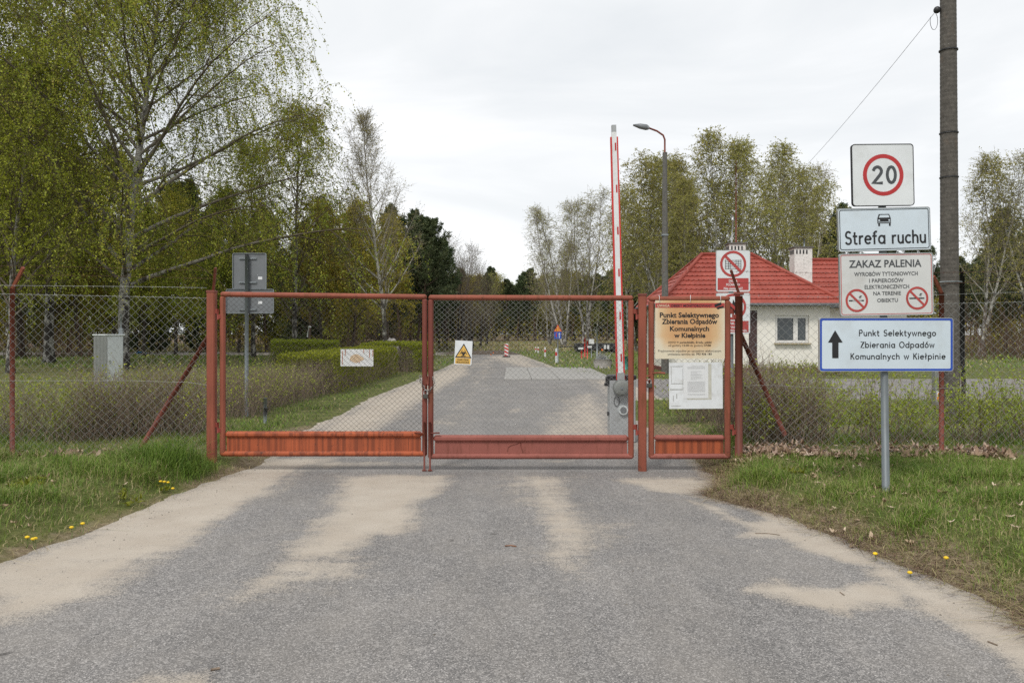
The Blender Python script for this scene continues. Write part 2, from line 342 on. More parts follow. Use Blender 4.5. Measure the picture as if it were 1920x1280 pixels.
# ================= ground, road =================
def px_poly_mask(poly, X, Y, soft):
    """signed-distance style mask (1 inside) of a ground polygon whose corners were surveyed from the photo's rows and columns"""
    P = np.array([(gx(a, gd(b)), gd(b)) for a, b in poly]); n = len(P)
    inside = np.zeros(X.shape, bool); d = np.full(X.shape, 1e9)
    for i in range(n):
        x0, y0 = P[i]; x1, y1 = P[(i+1) % n]
        c = ((y0 > Y) != (y1 > Y)) & (X < (x1-x0)*(Y-y0)/((y1-y0) or 1e-9)+x0); inside ^= c
        dx, dy = x1-x0, y1-y0; t = np.clip(((X-x0)*dx+(Y-y0)*dy)/(dx*dx+dy*dy+1e-12), 0, 1)
        d = np.minimum(d, np.hypot(X-x0-t*dx, Y-y0-t*dy))
    return np.clip(.5+np.where(inside, d, -d)/(2*soft), 0, 1)
SAND = [
 ([(-60, 1075), (170, 990), (300, 930), (420, 888), (480, 858), (640, 857), (560, 885), (545, 905), (470, 945), (400, 985), (300, 1050), (180, 1120), (60, 1157), (-60, 1180)], .16, 1.),
 ([(640, 893), (845, 888), (830, 925), (785, 950), (800, 985), (735, 1010), (700, 1005), (640, 1040), (570, 1060), (520, 1040), (560, 1010), (600, 970), (630, 930)], .14, 1.),
 ([(520, 1040), (640, 1035), (720, 1048), (690, 1085), (560, 1110), (450, 1142), (365, 1150), (385, 1118), (460, 1080)], .16, .72),
 ([(940, 888), (1085, 892), (1085, 925), (1120, 955), (1165, 985), (1170, 1015), (1140, 1040), (1100, 1085), (1030, 1070), (990, 1040), (1000, 985), (965, 940)], .22, .74),
 ([(1150, 900), (1300, 893), (1345, 908), (1340, 920), (1290, 926), (1215, 920)], .1, .95),
 ([(1270, 934), (1340, 945), (1400, 975), (1450, 975), (1500, 1000), (1560, 1005), (1650, 1055), (1740, 1095), (1830, 1140), (1900, 1180), (1960, 1240), (1960, 1290), (1850, 1225), (1740, 1160), (1680, 1115), (1600, 1062), (1480, 1030), (1450, 1010), (1380, 1002), (1400, 990)], .09, 1.),
 ([(1405, 1102), (1460, 1090), (1540, 1102), (1600, 1095), (1640, 1092), (1720, 1110), (1700, 1130), (1640, 1128), (1575, 1146), (1500, 1132), (1480, 1116)], .08, 1.),
 ([(1500, 970), (1620, 1000), (1700, 1060), (1640, 1050), (1540, 1000)], .1, .0),
 ([(235, 1278), (310, 1262), (400, 1275), (420, 1300), (230, 1310)], .08, .75),
 ([(470, 870), (660, 862), (900, 868), (900, 874), (600, 880), (480, 890)], .2, .6),
 ([(1000, 862), (1090, 862), (1080, 868), (1010, 868)], .1, .6),
 ([(560, 815), (640, 778), (700, 744), (790, 710), (850, 683), (880, 684), (880, 700), (820, 735), (760, 775), (690, 815), (640, 822), (580, 826)], .3, 1.),
 ([(815, 790), (870, 745), (890, 705), (900, 690), (930, 690), (900, 720), (880, 760), (840, 800)], .5, .75),
 ([(900, 668), (990, 664), (1030, 690), (1060, 700), (1000, 694), (950, 684)], .6, .8),
 ([(970, 830), (1020, 790), (1065, 745), (1110, 735), (1150, 760), (1180, 800), (1180, 835)], .4, .78),
 ([(1090, 700), (1140, 720), (1180, 760), (1200, 800), (1230, 830), (1200, 850), (1180, 800), (1150, 755)], .4, .9),
 ([(940, 770), (985, 762), (990, 772), (950, 778)], .2, .6),
]
def sand_mask(X, Y):
    wob = .22*fbm(X, Y, 1.5, 4); wob2 = .22*fbm(X+40, Y-13, 1.5, 4)
    m = np.zeros(X.shape)
    for poly, soft, val in SAND: m = np.maximum(m, val*px_poly_mask(poly, X+wob, Y+wob2*1.3, soft*1.5))
    edge = np.maximum(np.interp(Y, *_XL)-X, X-np.interp(Y, *_XR))      # sand collects along both edges everywhere
    far = sstep(10, 13, Y)
    m = np.maximum(m, sstep(-.55, -.1, edge)*(.35+.5*far)*(fbm(X, Y, .8)+.75)); m = np.maximum(m, sstep(-.22, -.02, edge)*(.75+.5*fbm(X, Y, 1.1)))
    m = np.maximum(m, far*.55*sstep(.0, .25, fbm(X*.5, Y*.2, 1.2)+.05))
    return m
def grid_mesh(name, xs, ys, zf, mat, attrs):
    X, Y = np.meshgrid(xs, ys); Z = zf(X, Y); V = np.stack([X, Y, Z], -1).reshape(-1, 3); nx, ny = len(xs), len(ys)
    i = np.arange(nx-1)[None, :]+np.arange(ny-1)[:, None]*nx
    Q = np.stack([i, i+1, i+1+nx, i+nx], -1).reshape(-1, 4)
    return np_mesh(name, V, Q, None, mat, {k: f(X, Y).ravel() for k, f in attrs.items()}, True)
def asphalt():
    m, nt = new_mat('worn_asphalt'); p = wpos(nt)
    v = N(nt, 'ShaderNodeTexVoronoi', {'Vector': p, 'Scale': 175.}); sep = N(nt, 'ShaderNodeSeparateColor', {0: v.outputs['Color']}).outputs[0]
    st = ramp(nt, sep, [(0., (.09, .087, .085)), (.4, (.157, .15, .145)), (.75, (.217, .206, .198)), (.93, (.345, .325, .31)), (1., (.44, .42, .40))])
    v2 = N(nt, 'ShaderNodeTexVoronoi', {'Vector': p, 'Scale': 46.}); sep2 = N(nt, 'ShaderNodeSeparateColor', {0: v2.outputs['Color']}).outputs[1]
    st = mixc(nt, ramp(nt, sep2, [(.84, 0.), (.98, .45)]), st, (.33, .315, .30))
    big = ramp(nt, noise(nt, p, .55, 5, .6), [(.3, .90), (.7, 1.12)]); st = mixc(nt, 1., st, big, 'MULTIPLY')
    wear = ramp(nt, noise(nt, p, 1.9, 6, .65, (1, .09, 1)), [(.38, .92), (.62, 1.06)]); st = mixc(nt, 1., st, wear, 'MULTIPLY'); fines = ramp(nt, noise(nt, p, 9, 6, .75), [(.35, .94), (.65, 1.06)]); st = mixc(nt, 1., st, fines, 'MULTIPLY')
    dust = ramp(nt, noise(nt, p, 1.7, 6, .7, (1, .5, 1)), [(.42, 0.), (.8, .42)]); st = mixc(nt, dust, st, (.33, .30, .265))
    spots = ramp(nt, noise(nt, p, 5.1, 2, .4), [(.755, 0.), (.79, .75)]); st = mixc(nt, spots, st, (.06, .055, .052))
    s = math_(nt, 'ADD', attr(nt, 'sand'), math_(nt, 'MULTIPLY', math_(nt, 'SUBTRACT', noise(nt, p, 4., 7, .75, (.55, 1.3, 1)), .5), 1.15))
    s = math_(nt, 'ADD', s, math_(nt, 'MULTIPLY', math_(nt, 'SUBTRACT', sep, .5), .30))
    s = math_(nt, 'ADD', s, math_(nt, 'MULTIPLY', math_(nt, 'SUBTRACT', noise(nt, p, 2.4, 6, .7, (1.6, .20, 1)), .5), .85))
    sf = ramp(nt, s, [(.40, 0.), (.62, .5), (.90, .86)])
    sc = ramp(nt, noise(nt, p, 2.6, 5, .6), [(.3, (.41, .352, .285)), (.7, (.475, .42, .35))])
    sg = ramp(nt, noise(nt, p, 170, 2, .6), [(.3, .82), (.7, 1.13)]); sc = mixc(nt, 1., sc, sg, 'MULTIPLY')
    c = mixc(nt, sf, st, sc); finish(nt, c, .92, 0, sep, .35, .006, .3); return m
M['asphalt'] = asphalt()
def soil():
    m, nt = new_mat('verge_soil_and_turf'); p = wpos(nt)
    g = ramp(nt, noise(nt, p, 3.1, 6, .65), [(.25, (.06, .075, .022)), (.5, (.105, .12, .038)), (.7, (.17, .155, .07))])
    s = ramp(nt, noise(nt, p, 20, 5, .7), [(.3, (.12, .088, .055)), (.5, (.20, .155, .10)), (.72, (.33, .27, .19))])
    f = math_(nt, 'ADD', attr(nt, 'dry'), math_(nt, 'MULTIPLY', math_(nt, 'SUBTRACT', noise(nt, p, 1.4, 6, .7), .5), 1.5))
    c = mixc(nt, ramp(nt, f, [(.35, 0.), (.7, 1.)]), g, s)
    h = ramp(nt, noise(nt, p, .35, 6, .7, (1, .25, 1)), [(.35, (.13, .10, .055)), (.5, (.15, .09, .07)), (.66, (.22, .185, .10))])
    c = mixc(nt, attr(nt, 'heath'), c, h); finish(nt, c, .97, 0, noise(nt, p, 30, 5, .7), .7, .03, .1); return m
M['soil'] = soil()
def spaced(bps):
    out = []
    for a, b, st in bps: out += list(np.arange(a, b, st))
    return np.array(out+[bps[-1][1]])
def dry_f(X, Y):
    s = road_sd(X, Y); near = 1-sstep(11, 15, Y)
    d = near*(1-sstep(.1, .35+.35*(X > 0), s))*(.55+.35*(X > 0))+.08
    d = d+np.where((X < -2.4) & (Y < 12), .0, 0)
    d = d+.4*near*sstep(8.7, 9.2, Y)+.30*sstep(14, 30, Y)*(X < -4)
    return d
gm = grid_mesh('ground', spaced([(-420, -60, 30), (-60, -14, 2), (-14, -6, .25), (-6, 6, .09), (6, 14, .25), (14, 60, 2), (60, 420, 30)]),
               spaced([(-30, 2, 1.5), (2, 13, .09), (13, 32, .2), (32, 70, .5), (70, 130, 3), (130, 1000, 40)]), ground_z, M['soil'],
               {'dry': dry_f, 'heath': lambda X, Y: sstep(66, 72, Y+1.5*fbm(X, Y, .3)*4)*.9})
ground = tag(ob('ground', gm), kind='structure')
rm = grid_mesh('road', spaced([(-4.4, 3.6, .05)]), spaced([(-6, 2.5, .5), (2.5, 13, .05), (13, 30, .14), (30, 67, .4)]), lambda X, Y: 0*X, M['asphalt'], {'sand': sand_mask})
tag(ob('road', rm), kind='structure')
r2 = grid_mesh('side_road', spaced([(1.5, 12, .3), (12, 90, 2)]), spaced([(18.0, 27.8, .3)]), lambda X, Y: 0*X-.004, M['asphalt'], {'sand': lambda X, Y: .35*sstep(.6, 0, np.minimum(Y-18.6, 27.2-Y))+.25*(fbm(X, Y, .4)+.5)})
tag(ob('side_road', r2), kind='structure')
r3 = grid_mesh('crossing_road', spaced([(-90, -10, 3), (-10, 0, .5)]), spaced([(56, 66.6, .5)]), lambda X, Y: 0*X-.004, M['asphalt'], {'sand': lambda X, Y: .55+.3*fbm(X, Y, .4)})
tag(ob('crossing_road', r3), kind='structure')
mb = MB(); yA, yB = gd(712), gd(690)
for k in range(4):
    x0 = gx(945, yA)+k*.93; mb.box((x0+.46, (yA+yB)/2, .015), (.915, yB-yA, .05), bev=.01)
weigh = tag(mb.build('concrete_slab_strip', M['slab']), kind='structure')
# dug-up patch beside the road end
mb = MB(); rng = np.random.default_rng(8); cx0, cy0 = gx(905, 60), 60.
n = 26; ring = [(cx0+3.6*(1+.12*rng.normal())*math.cos(a), cy0+2.3*(1+.1*rng.normal())*math.sin(a)) for a in np.linspace(0, 2*math.pi, n, endpoint=False)]
vs = [(cx0, cy0, .25)]+[(cx0+(x-cx0)*.6, cy0+(y-cy0)*.6, .18+.1*rng.random()) for x, y in ring]+[(x, y, -.02) for x, y in ring]
fs = [(0, 1+i, 1+(i+1) % n) for i in range(n)]+[(1+i, 1+n+i, 1+n+(i+1) % n, 1+(i+1) % n) for i in range(n)]
mb.add(vs, fs, True); tag(mb.build('soil_heap', simple('dark_soil', (.075, .055, .038), .95, var=.4, sc=3)), kind='structure')
# ================= plant growing =================
def nrm(v): return v/np.maximum(np.linalg.norm(v, axis=-1, keepdims=True), 1e-9)
def grow(rng, start, d, L, n, wander, grav):
    B = len(start); P = np.empty((B, n+1, 3)); P[:, 0] = start; d = nrm(np.asarray(d, float)); L = np.broadcast_to(L, (B,))
    for i in range(1, n+1):
        g = grav((i-.5)/n) if callable(grav) else grav
        d = nrm(d+rng.normal(0, wander, (B, 3))+np.array([0, 0, -1.])*g); P[:, i] = P[:, i-1]+d*(L/n)[:, None]
    return P
def spawn(rng, P, R, k, t0, t1, a0, a1):
    B, n, _ = P.shape; t = t0+(t1-t0)*((np.arange(k)[None, :]+rng.random((B, k)))/k); f = t*(n-1); i = np.clip(f.astype(int), 0, n-2); u = (f-i)[..., None]
    b = np.arange(B)[:, None]; p = P[b, i]*(1-u)+P[b, i+1]*u; tg = nrm(P[b, i+1]-P[b, i]); r = R[b, i]*(1-u[..., 0])+R[b, i+1]*u[..., 0]
    a = np.radians(a0+(a1-a0)*t+rng.normal(0, 7, t.shape))[..., None]
    az = np.arange(k)[None, :]*2.4+rng.random((B, 1))*6.28+rng.normal(0, .35, t.shape)
    ref = np.where(np.abs(tg[..., 2:3]) > .9, np.array([1., 0, 0]), np.array([0, 0, 1.])); U = nrm(np.cross(tg, ref)); V = np.cross(tg, U)
    perp = U*np.cos(az)[..., None]+V*np.sin(az)[..., None]; d = tg*np.cos(a)+perp*np.sin(a)
    return p.reshape(-1, 3), d.reshape(-1, 3), r.reshape(-1), t.reshape(-1), np.repeat(np.arange(B), k)
def taper(r0, n, end=.25, pw=1.): t = np.linspace(0, 1, n); return np.asarray(r0)[:, None]*(1-(1-end)*t**pw)[None, :]
class G:
    def __init__(s): s.V = []; s.Q = []; s.T = []; s.A = []; s.n = 0
    def tubes(s, P, R, sides):
        B, n, _ = P.shape
        if not B: return
        T = np.empty_like(P); T[:, 1:-1] = P[:, 2:]-P[:, :-2]; T[:, 0] = P[:, 1]-P[:, 0]; T[:, -1] = P[:, -1]-P[:, -2]; T = nrm(T)
        av = np.abs(P[:, -1]-P[:, 0]); ref = np.eye(3)[np.argmin(av, 1)][:, None, :]
        U = nrm(np.cross(T, ref)); Vv = np.cross(T, U); a = np.arange(sides)*2*np.pi/sides
        ringv = P[:, :, None]+R[:, :, None, None]*(U[:, :, None]*np.cos(a)[:, None]+Vv[:, :, None]*np.sin(a)[:, None])
        s.V.append(ringv.reshape(-1, 3)); s.A.append(np.repeat(R.reshape(-1), sides))
        base = s.n+(np.arange(B)[:, None, None]*n+np.arange(n-1)[None, :, None])*sides; k = np.arange(sides)[None, None]; k2 = (k+1) % sides
        s.Q.append(np.stack([base+k, base+k2, base+sides+k2, base+sides+k], -1).reshape(-1, 4)); s.n += B*n*sides
    def leaves(s, rng, P, k, size, wr=.55, jit=.03, t0=.15, along=0.3, droop=.5):
        if len(P) > 400 and jit > .03: P = P[rng.random(len(P)) < .8]; k = max(1, int(round(k*1.25)))
        B, n, _ = P.shape; f = (t0+(1-t0)*rng.random((B, k)))*(n-1); i = np.clip(f.astype(int), 0, n-2); u = (f-i)[..., None]; b = np.arange(B)[:, None]
        c = (P[b, i]*(1-u)+P[b, i+1]*u).reshape(-1, 3); tg = nrm(P[b, i+1]-P[b, i]).reshape(-1, 3); m = len(c)
        c = c+rng.normal(0, jit, (m, 3)); d = nrm(rng.normal(0, 1, (m, 3))+tg*along*2-np.array([0, 0, droop])); w = nrm(np.cross(d, rng.normal(0, 1, (m, 3))))
        sz = size*rng.uniform(.45, 1.5, m)[:, None]; s.quads(c, d*sz, w*sz*wr, np.clip(rng.normal(.5, .22, m)+np.repeat(rng.normal(0, .17, B), k), 0, 1))
    def quads(s, c, a, w, var):
        m = len(c); s.V.append(np.stack([c, c+a*.5+w*.5, c+a, c+a*.5-w*.5], 1).reshape(-1, 3)); s.A.append(np.repeat(var, 4))
        s.Q.append(s.n+np.arange(m*4).reshape(m, 4)); s.n += m*4
    def mesh(s, name, mat, an, smooth=False):
        return np_mesh(name, np.concatenate(s.V), np.concatenate(s.Q) if s.Q else None, np.concatenate(s.T) if s.T else None, mat, {an: np.concatenate(s.A)}, smooth)
def grow_tree(name, seed, H, r0, n1, len1, bark_m, leaf_m, t0=.2, a=(55, 28), n2=8, len2=.42, n3=6, len3=.6, g1=lambda t: -.04+.1*t, g2=.03, g3=.2, lk=14, ls=.05, wr=.6,
              lean=(0, 0), pw=.7, wand=.05, twig_r=.0035, s3=4, prof=None, jit=.03, flat=1., lmin=0., kink=.035, along=.3, trunks=1, tt1=.97, z2=0.):
    rng = np.random.default_rng(seed); w = G(); lv = G()
    st = np.zeros((trunks, 3)); dr = np.tile(np.array([lean[0], lean[1], 1.]), (trunks, 1))
    if trunks > 1: st[:, :2] += rng.normal(0, r0*1.4, (trunks, 2)); dr[:, :2] += rng.normal(0, .13, (trunks, 2))
    st[:, 2] = -.15; PT = grow(rng, st, dr, H, 18, kink, -.03); RT = taper(np.full(trunks, r0), 19, .06, .85); RT[:, 0] *= 1.35; w.tubes(PT, RT, 10)
    k1 = n1//trunks; p, d, r, t, _ = spawn(rng, PT, RT, k1, t0, tt1, *a)
    pr = (1-(t-t0)/(1-t0))**pw if prof is None else prof((t-t0)/(1-t0))
    L1 = np.maximum(len1*pr*rng.uniform(.72, 1.2, len(t)), lmin+.3); P1 = grow(rng, p, d, L1, 9, wand, g1); R1 = taper(np.minimum(r*.55, .011*L1+.004), 10, .15); w.tubes(P1, R1, 5)
    p, d, r, t, o = spawn(rng, P1, R1, n2, .18, 1., 48, 30); L2 = np.maximum(len2*L1[o]*(1-.55*t)*rng.uniform(.6, 1.25, len(t)), .25)
    P2 = grow(rng, p, d, L2, 6, wand*1.3, g2); R2 = taper(np.minimum(r*.65, .007*L2+.003), 7, .2); w.tubes(P2, R2, 4)
    if n3:
        p, d, r, t, o = spawn(rng, P2, R2, n3, .15, 1., 50, 35); L3 = len3*rng.uniform(.45, 1.3, len(t)); P3_ = grow(rng, p, d, L3, s3, wand*1.5, g3)
        R3 = taper(np.full(len(t), twig_r), s3+1, .5); w.tubes(P3_, R3, 3)
        if lk: lv.leaves(rng, P3_, lk, ls, wr, jit, along=along)
        if lk: lv.leaves(rng, P2, max(2, lk//3), ls, wr, jit, along=along)
    elif lk: lv.leaves(rng, P2, lk, ls, wr, jit, along=along)
    return w.mesh(name+'_wood', bark_m, 'rad', True), (lv.mesh(name+'_foliage', leaf_m, 'var') if lk else None)
def put_tree(nm, wood, leaf, x, y, s=1., rz=0., label='', cat='tree', group=None, z=None, sz=None, crown='crown'):
    t = thing(nm, (x, y, gzf(x, y) if z is None else z), label, cat, group); t.rotation_euler.z = rz; t.scale = (s, s, sz or s)
    ob('trunk', wood, t)
    if leaf: ob(crown, leaf, t)
    return t
def weld_rot(m): return m
# hero weeping birch
heroW, heroL = grow_tree('hero', 11, 20.5, .28, 58, 9.7, M['birch_bark'], M['birch_leaf'], t0=.17, a=(66, 34), n2=12, len2=.42, n3=10, len3=2.6, g1=lambda t: -.05+.16*t, g2=.07, g3=.55,
    lk=30, ls=.078, wr=.62, pw=.55, s3=6, twig_r=.0042, jit=.06, lean=(.0, 0), prof=lambda t: np.where(t < .3, 1.02, np.maximum(.22, 1.02-(t-.3)*1.15)), kink=.028)
birchA = grow_tree('birch_a', 21, 16, .17, 32, 5.3, M['birch_bark_far'], M['birch_leaf2'], t0=.22, a=(42, 24), n2=8, len2=.45, n3=5, len3=.95, g1=-.05, g2=.02, g3=.2, lk=10, ls=.11, pw=.5, s3=4, twig_r=.008, trunks=1)
birchB = grow_tree('birch_b', 22, 16, .14, 38, 4.8, M['birch_bark_far'], M['birch_leaf2'], t0=.25, a=(38, 20), n2=8, len2=.42, n3=5, len3=.85, g1=-.06, g2=.02, g3=.22, lk=12, ls=.11, pw=.45, s3=4, twig_r=.008, trunks=2)
sparse = grow_tree('birch_c', 23, 16, .16, 38, 5.2, M['birch_bark_far'], M['birch_leaf2'], t0=.2, a=(42, 22), n2=10, len2=.45, n3=7, len3=.9, g1=-.06, g2=.0, g3=.18, lk=4, ls=.10, pw=.45, s3=4, twig_r=.009, trunks=2)
thin = grow_tree('birch_d', 24, 16, .16, 39, 5.6, M['birch_bark_far'], M['birch_leaf2'], t0=.2, a=(44, 22), n2=10, len2=.45, n3=8, len3=.9, g1=-.06, g2=.0, g3=.18, lk=3, ls=.10, pw=.45, s3=4, twig_r=.011, trunks=3)
young = grow_tree('young_birch', 31, 14, .15, 34, 4.6, M['white_bark'], M['birch_leaf2'], t0=.16, a=(58, 26), n2=11, len2=.36, n3=8, len3=.6, g1=-.10, g2=-.05, g3=-.02, lk=4, ls=.06, pw=.6, s3=3, twig_r=.006, lean=(.03, 0), kink=.03)
leafyA = grow_tree('leafy_a', 41, 12, .16, 36, 4.2, M['grey_bark'], M['green_leaf'], t0=.12, a=(62, 26), n2=8, len2=.5, n3=6, len3=.85, g1=-.03, g2=.03, g3=.18, lk=16, ls=.13, pw=.45, s3=3, twig_r=.006, jit=.09)
leafyB = grow_tree('leafy_b', 42, 12, .15, 34, 3.8, M['grey_bark'], M['golden_leaf'], t0=.14, a=(55, 24), n2=8, len2=.48, n3=6, len3=.8, g1=-.05, g2=.03, g3=.2, lk=15, ls=.12, pw=.5, s3=3, twig_r=.006, jit=.08)
weepB = grow_tree('weep_b', 43, 15, .18, 38, 6.0, M['birch_bark'], M['birch_leaf'], t0=.14, a=(52, 28), n2=8, len2=.44, n3=6, len3=1.5, g1=lambda t: -.04+.14*t, g2=.06, g3=.4, lk=16, ls=.10, pw=.5, s3=5, twig_r=.006, jit=.05)
bare = grow_tree('bare', 51, 9, .12, 26, 3.8, M['grey_bark'], M['birch_leaf2'], t0=.12, a=(48, 22), n2=8, len2=.5, n3=5, len3=.8, g1=-.06, g2=-.05, g3=-.04, lk=1, ls=.07, pw=.4, s3=3, twig_r=.008, trunks=3)
def grow_pine(name, seed, H, r0, n1, len1, t0, nk=16, ns=.22):
    rng = np.random.default_rng(seed); w = G(); lv = G()
    PT = grow(rng, np.array([[0, 0, -.15]]), np.array([[0, 0, 1.]]), H, 14, .025, -.03); RT = taper(np.array([r0]), 15, .12, .9); w.tubes(PT, RT, 9)
    p, d, r, t, _ = spawn(rng, PT, RT, n1, t0, 1., 80, 35); q = (t-t0)/(1-t0)
    L1 = len1*(np.minimum(1, q*3+.45)*(1-q)**.55+.12)*rng.uniform(.7, 1.15, len(t)); P1 = grow(rng, p, d, L1, 6, .07, -.07); R1 = taper(np.minimum(r*.5, .012*L1+.01), 7, .2); w.tubes(P1, R1, 4)
    p, d, r, t, o = spawn(rng, P1, R1, 9, .3, 1., 50, 30); L2 = np.maximum(.34*L1[o]*(1.1-.5*t), .22); P2 = grow(rng, p, d, L2, 3, .08, -.12); w.tubes(P2, taper(np.minimum(r*.6, .012), 4, .4), 3)
    for PP, kk in ((P2, nk), (P1[:, 3:], nk)):
        B, n, _ = PP.shape; f = (.25+.75*rng.random((B, kk)))*(n-1); i = np.clip(f.astype(int), 0, n-2); u = (f-i)[..., None]; b = np.arange(B)[:, None]
        c = (PP[b, i]*(1-u)+PP[b, i+1]*u).reshape(-1, 3); tg = nrm(PP[b, i+1]-PP[b, i]).reshape(-1, 3); m = len(c)
        c = c+rng.normal(0, .07, (m, 3)); dd = nrm(tg*.9+rng.normal(0, .75, (m, 3))+np.array([0, 0, .25])); ww = nrm(np.cross(dd, rng.normal(0, 1, (m, 3)))); sz = ns*rng.uniform(.6, 1.25, m)[:, None]
        lv.quads(c, dd*sz, ww*sz*.32, np.clip(rng.normal(.5, .2, m)+np.repeat(rng.normal(0, .15, B), kk), 0, 1))
    return w.mesh(name+'_wood', M['pine_bark'], 'rad', True), lv.mesh(name+'_needles', M['needle'], 'var')
pineA = grow_pine('pine_a', 61, 13, .17, 64, 2.9, .32, 26, .25); pineB = grow_pine('pine_b', 62, 12, .16, 58, 3.3, .22, 26, .27); pineC = grow_pine('pine_c', 63, 14, .17, 46, 2.8, .42, 20, .34)
bushA = grow_tree('bush_a', 44, 6.5, .08, 34, 3.2, M['grey_bark'], M['green_leaf'], t0=.03, a=(65, 25), n2=7, len2=.5, n3=5, len3=.7, g1=-.03, g2=.03, g3=.12, lk=14, ls=.17, pw=.45, s3=3, twig_r=.007, jit=.12, trunks=2)
bushB = grow_tree('bush_b', 45, 6.5, .08, 34, 3.2, M['grey_bark'], M['golden_leaf'], t0=.03, a=(60, 25), n2=7, len2=.5, n3=5, len3=.7, g1=-.03, g2=.03, g3=.12, lk=9, ls=.16, pw=.45, s3=3, twig_r=.007, jit=.12, trunks=2)
lowpine = grow_pine('low_pine', 64, 8, .12, 64, 2.7, .04, 18, .36)
# ================= trees =================
big = put_tree('weeping_birch', heroW, heroL, gx(229, 33.5), 33.5, .95, 4.5, 'tall weeping birch with thick black and white trunk behind the left fence', 'birch tree')
put_tree('young_birch', young[0], young[1], gx(722, 46), 46, 1.03, 1.2, 'slender white-barked young birch with bare upswept branches behind the clipped hedge', 'birch tree', sz=.99)
R = random.Random(4)
ORD = ['first', 'second', 'third', 'fourth', 'fifth', 'sixth', 'seventh', 'eighth', 'ninth', 'tenth', 'eleventh', 'twelfth', 'thirteenth', 'fourteenth', 'fifteenth']
def row(nm, var, lst, cat, labels, group):
    lst = sorted(lst) if not isinstance(labels, list) else lst
    for i, (px, D, h, base) in enumerate(lst):
        s = 1.06*h/base; put_tree(nm, var[i % len(var)][0], var[i % len(var)][1], gx(px, D), D, s, R.uniform(0, 6.28), labels[i] if isinstance(labels, list) else labels % ORD[i], cat, group if not isinstance(labels, list) else None)
row('green_birch', [weepB, weepB], [(92, 41, 20, 15), (-30, 36, 17, 15), (20, 30, 11.5, 15)], 'birch tree',
    ['tall leafy birch with mossy trunk left of the thick black and white birch', 'leafy birch at the picture corner behind the left fence post', 'low bright green birch whose branches hang beside the left fence post'], None)
for o in bpy.data.objects:
    if o.parent and o.parent.name.startswith('green_birch') and o.name.startswith('crown'): o.material_slots[0].link = 'OBJECT'; o.material_slots[0].material = M['green_leaf']
row('leafy_tree', [leafyA, leafyB, leafyA], [(-60, 48, 17, 12), (40, 52, 17, 12), (150, 55, 13, 12), (330, 56, 10.5, 12), (420, 50, 9.5, 12), (215, 60, 14, 12), (270, 52, 9., 12), (-150, 52, 15, 12), (-200, 44, 14, 12)], 'tree', 'dense yellow-green leafy tree, %s from the left along the left wood edge', 'leafy trees at the left wood edge')
row('drooping_birch', [weepB], [(552, 45, 13.2, 15), (475, 50, 12.5, 15)], 'birch tree', ['golden green drooping birch between the grey sign back and the young birch', 'drooping birch rising directly behind the grey sign back'], None)
row('golden_tree', [leafyB], [(660, 56, 10.0, 12), (728, 60, 9.6, 12), (605, 54, 9.6, 12)], 'tree', ['golden green leafy tree directly behind the slender young birch', 'golden green tree between the young birch and the dark pines', 'low golden tree left of the slender young birch'], None)
row('dark_pine', [pineB, pineA, pineB], [(782, 64, 9.9, 12), (806, 66, 9.7, 12), (715, 70, 10.5, 12), (752, 66, 10.2, 12), (838, 72, 8.4, 12), (793, 70, 10.4, 12), (768, 70, 10.6, 12), (824, 70, 9.2, 12)], 'pine tree', 'dark green pine, %s from the left of those behind the centre gate stiles', 'dark pines left of the road')
row('dark_pine', [pineB, pineA, pineC], [(390, 62, 10.5, 12), (500, 66, 10, 12), (580, 64, 9, 12), (640, 68, 9, 12), (300, 68, 12, 12), (130, 66, 13, 12), (20, 62, 14, 12), (-80, 60, 14, 12), (210, 74, 11, 12), (450, 72, 10, 12), (545, 76, 9.5, 12)], 'pine tree', 'shaded dark pine inside the left wood, %s from the left', 'pines inside the left wood')
row('bare_tree', [bare], [(858, 74, 8.6, 9), (885, 78, 7.4, 9), (835, 76, 9.8, 9), (912, 88, 6.4, 9), (872, 84, 8.6, 9), (900, 82, 6.8, 9)], 'tree', 'bare grey-twigged tree right of the dark pines, %s from the left', 'bare trees right of the dark pines')
row('sparse_birch', [thin, thin], [(1058, 82, 13.6, 16), (1100, 84, 15.0, 16), (1030, 92, 11, 16)], 'birch tree',
    ['sparse pale birch left of the raised barrier arm', 'tallest sparse birch just left of the raised barrier arm', 'smallest sparse birch at the left end of the pair by the barrier arm'], None)
row('clump_birch', [birchA, birchB, birchA], [(1200, 66, 14.8, 16), (1240, 70, 15.5, 16), (1300, 68, 13.6, 16), (1345, 64, 16.2, 16), (1385, 68, 13.5, 16), (1410, 62, 15.3, 16), (1450, 66, 16.0, 16), (1490, 62, 13.6, 16), (1525, 70, 14.8, 16), (1270, 60, 12.2, 16), (1180, 76, 13.5, 16), (1215, 62, 14.2, 16)],
    'birch tree', 'yellow-green birch behind the red-roofed house, %s from the left of its leafy row', 'birches behind the house')
row('bare_birch', [sparse, birchB], [(1365, 72, 16.8, 16), (1475, 76, 16.6, 16), (1560, 74, 13.8, 16), (1225, 78, 15, 16)], 'birch tree', 'taller thin-leaved birch rising above the row behind the house, %s from the left', 'birches behind the house')
row('shaded_pine', [pineA, pineB], [(1290, 72, 11.5, 13), (1560, 66, 11., 13), (1190, 86, 9, 12), (1240, 84, 10, 12), (1330, 84, 9, 12)], 'pine tree', 'dark pine half hidden among the birches behind the house, %s from the left', 'pines among the birches behind the house')
row('roadside_birch', [sparse], [(1832, 52, 12.0, 16)], 'birch tree', ['slim white birch standing alone right of the tall concrete utility pole'], None)
row('edge_birch', [birchB], [(1945, 50, 12.3, 16)], 'birch tree', ['birch cut off by the right picture border above the pines'], None)
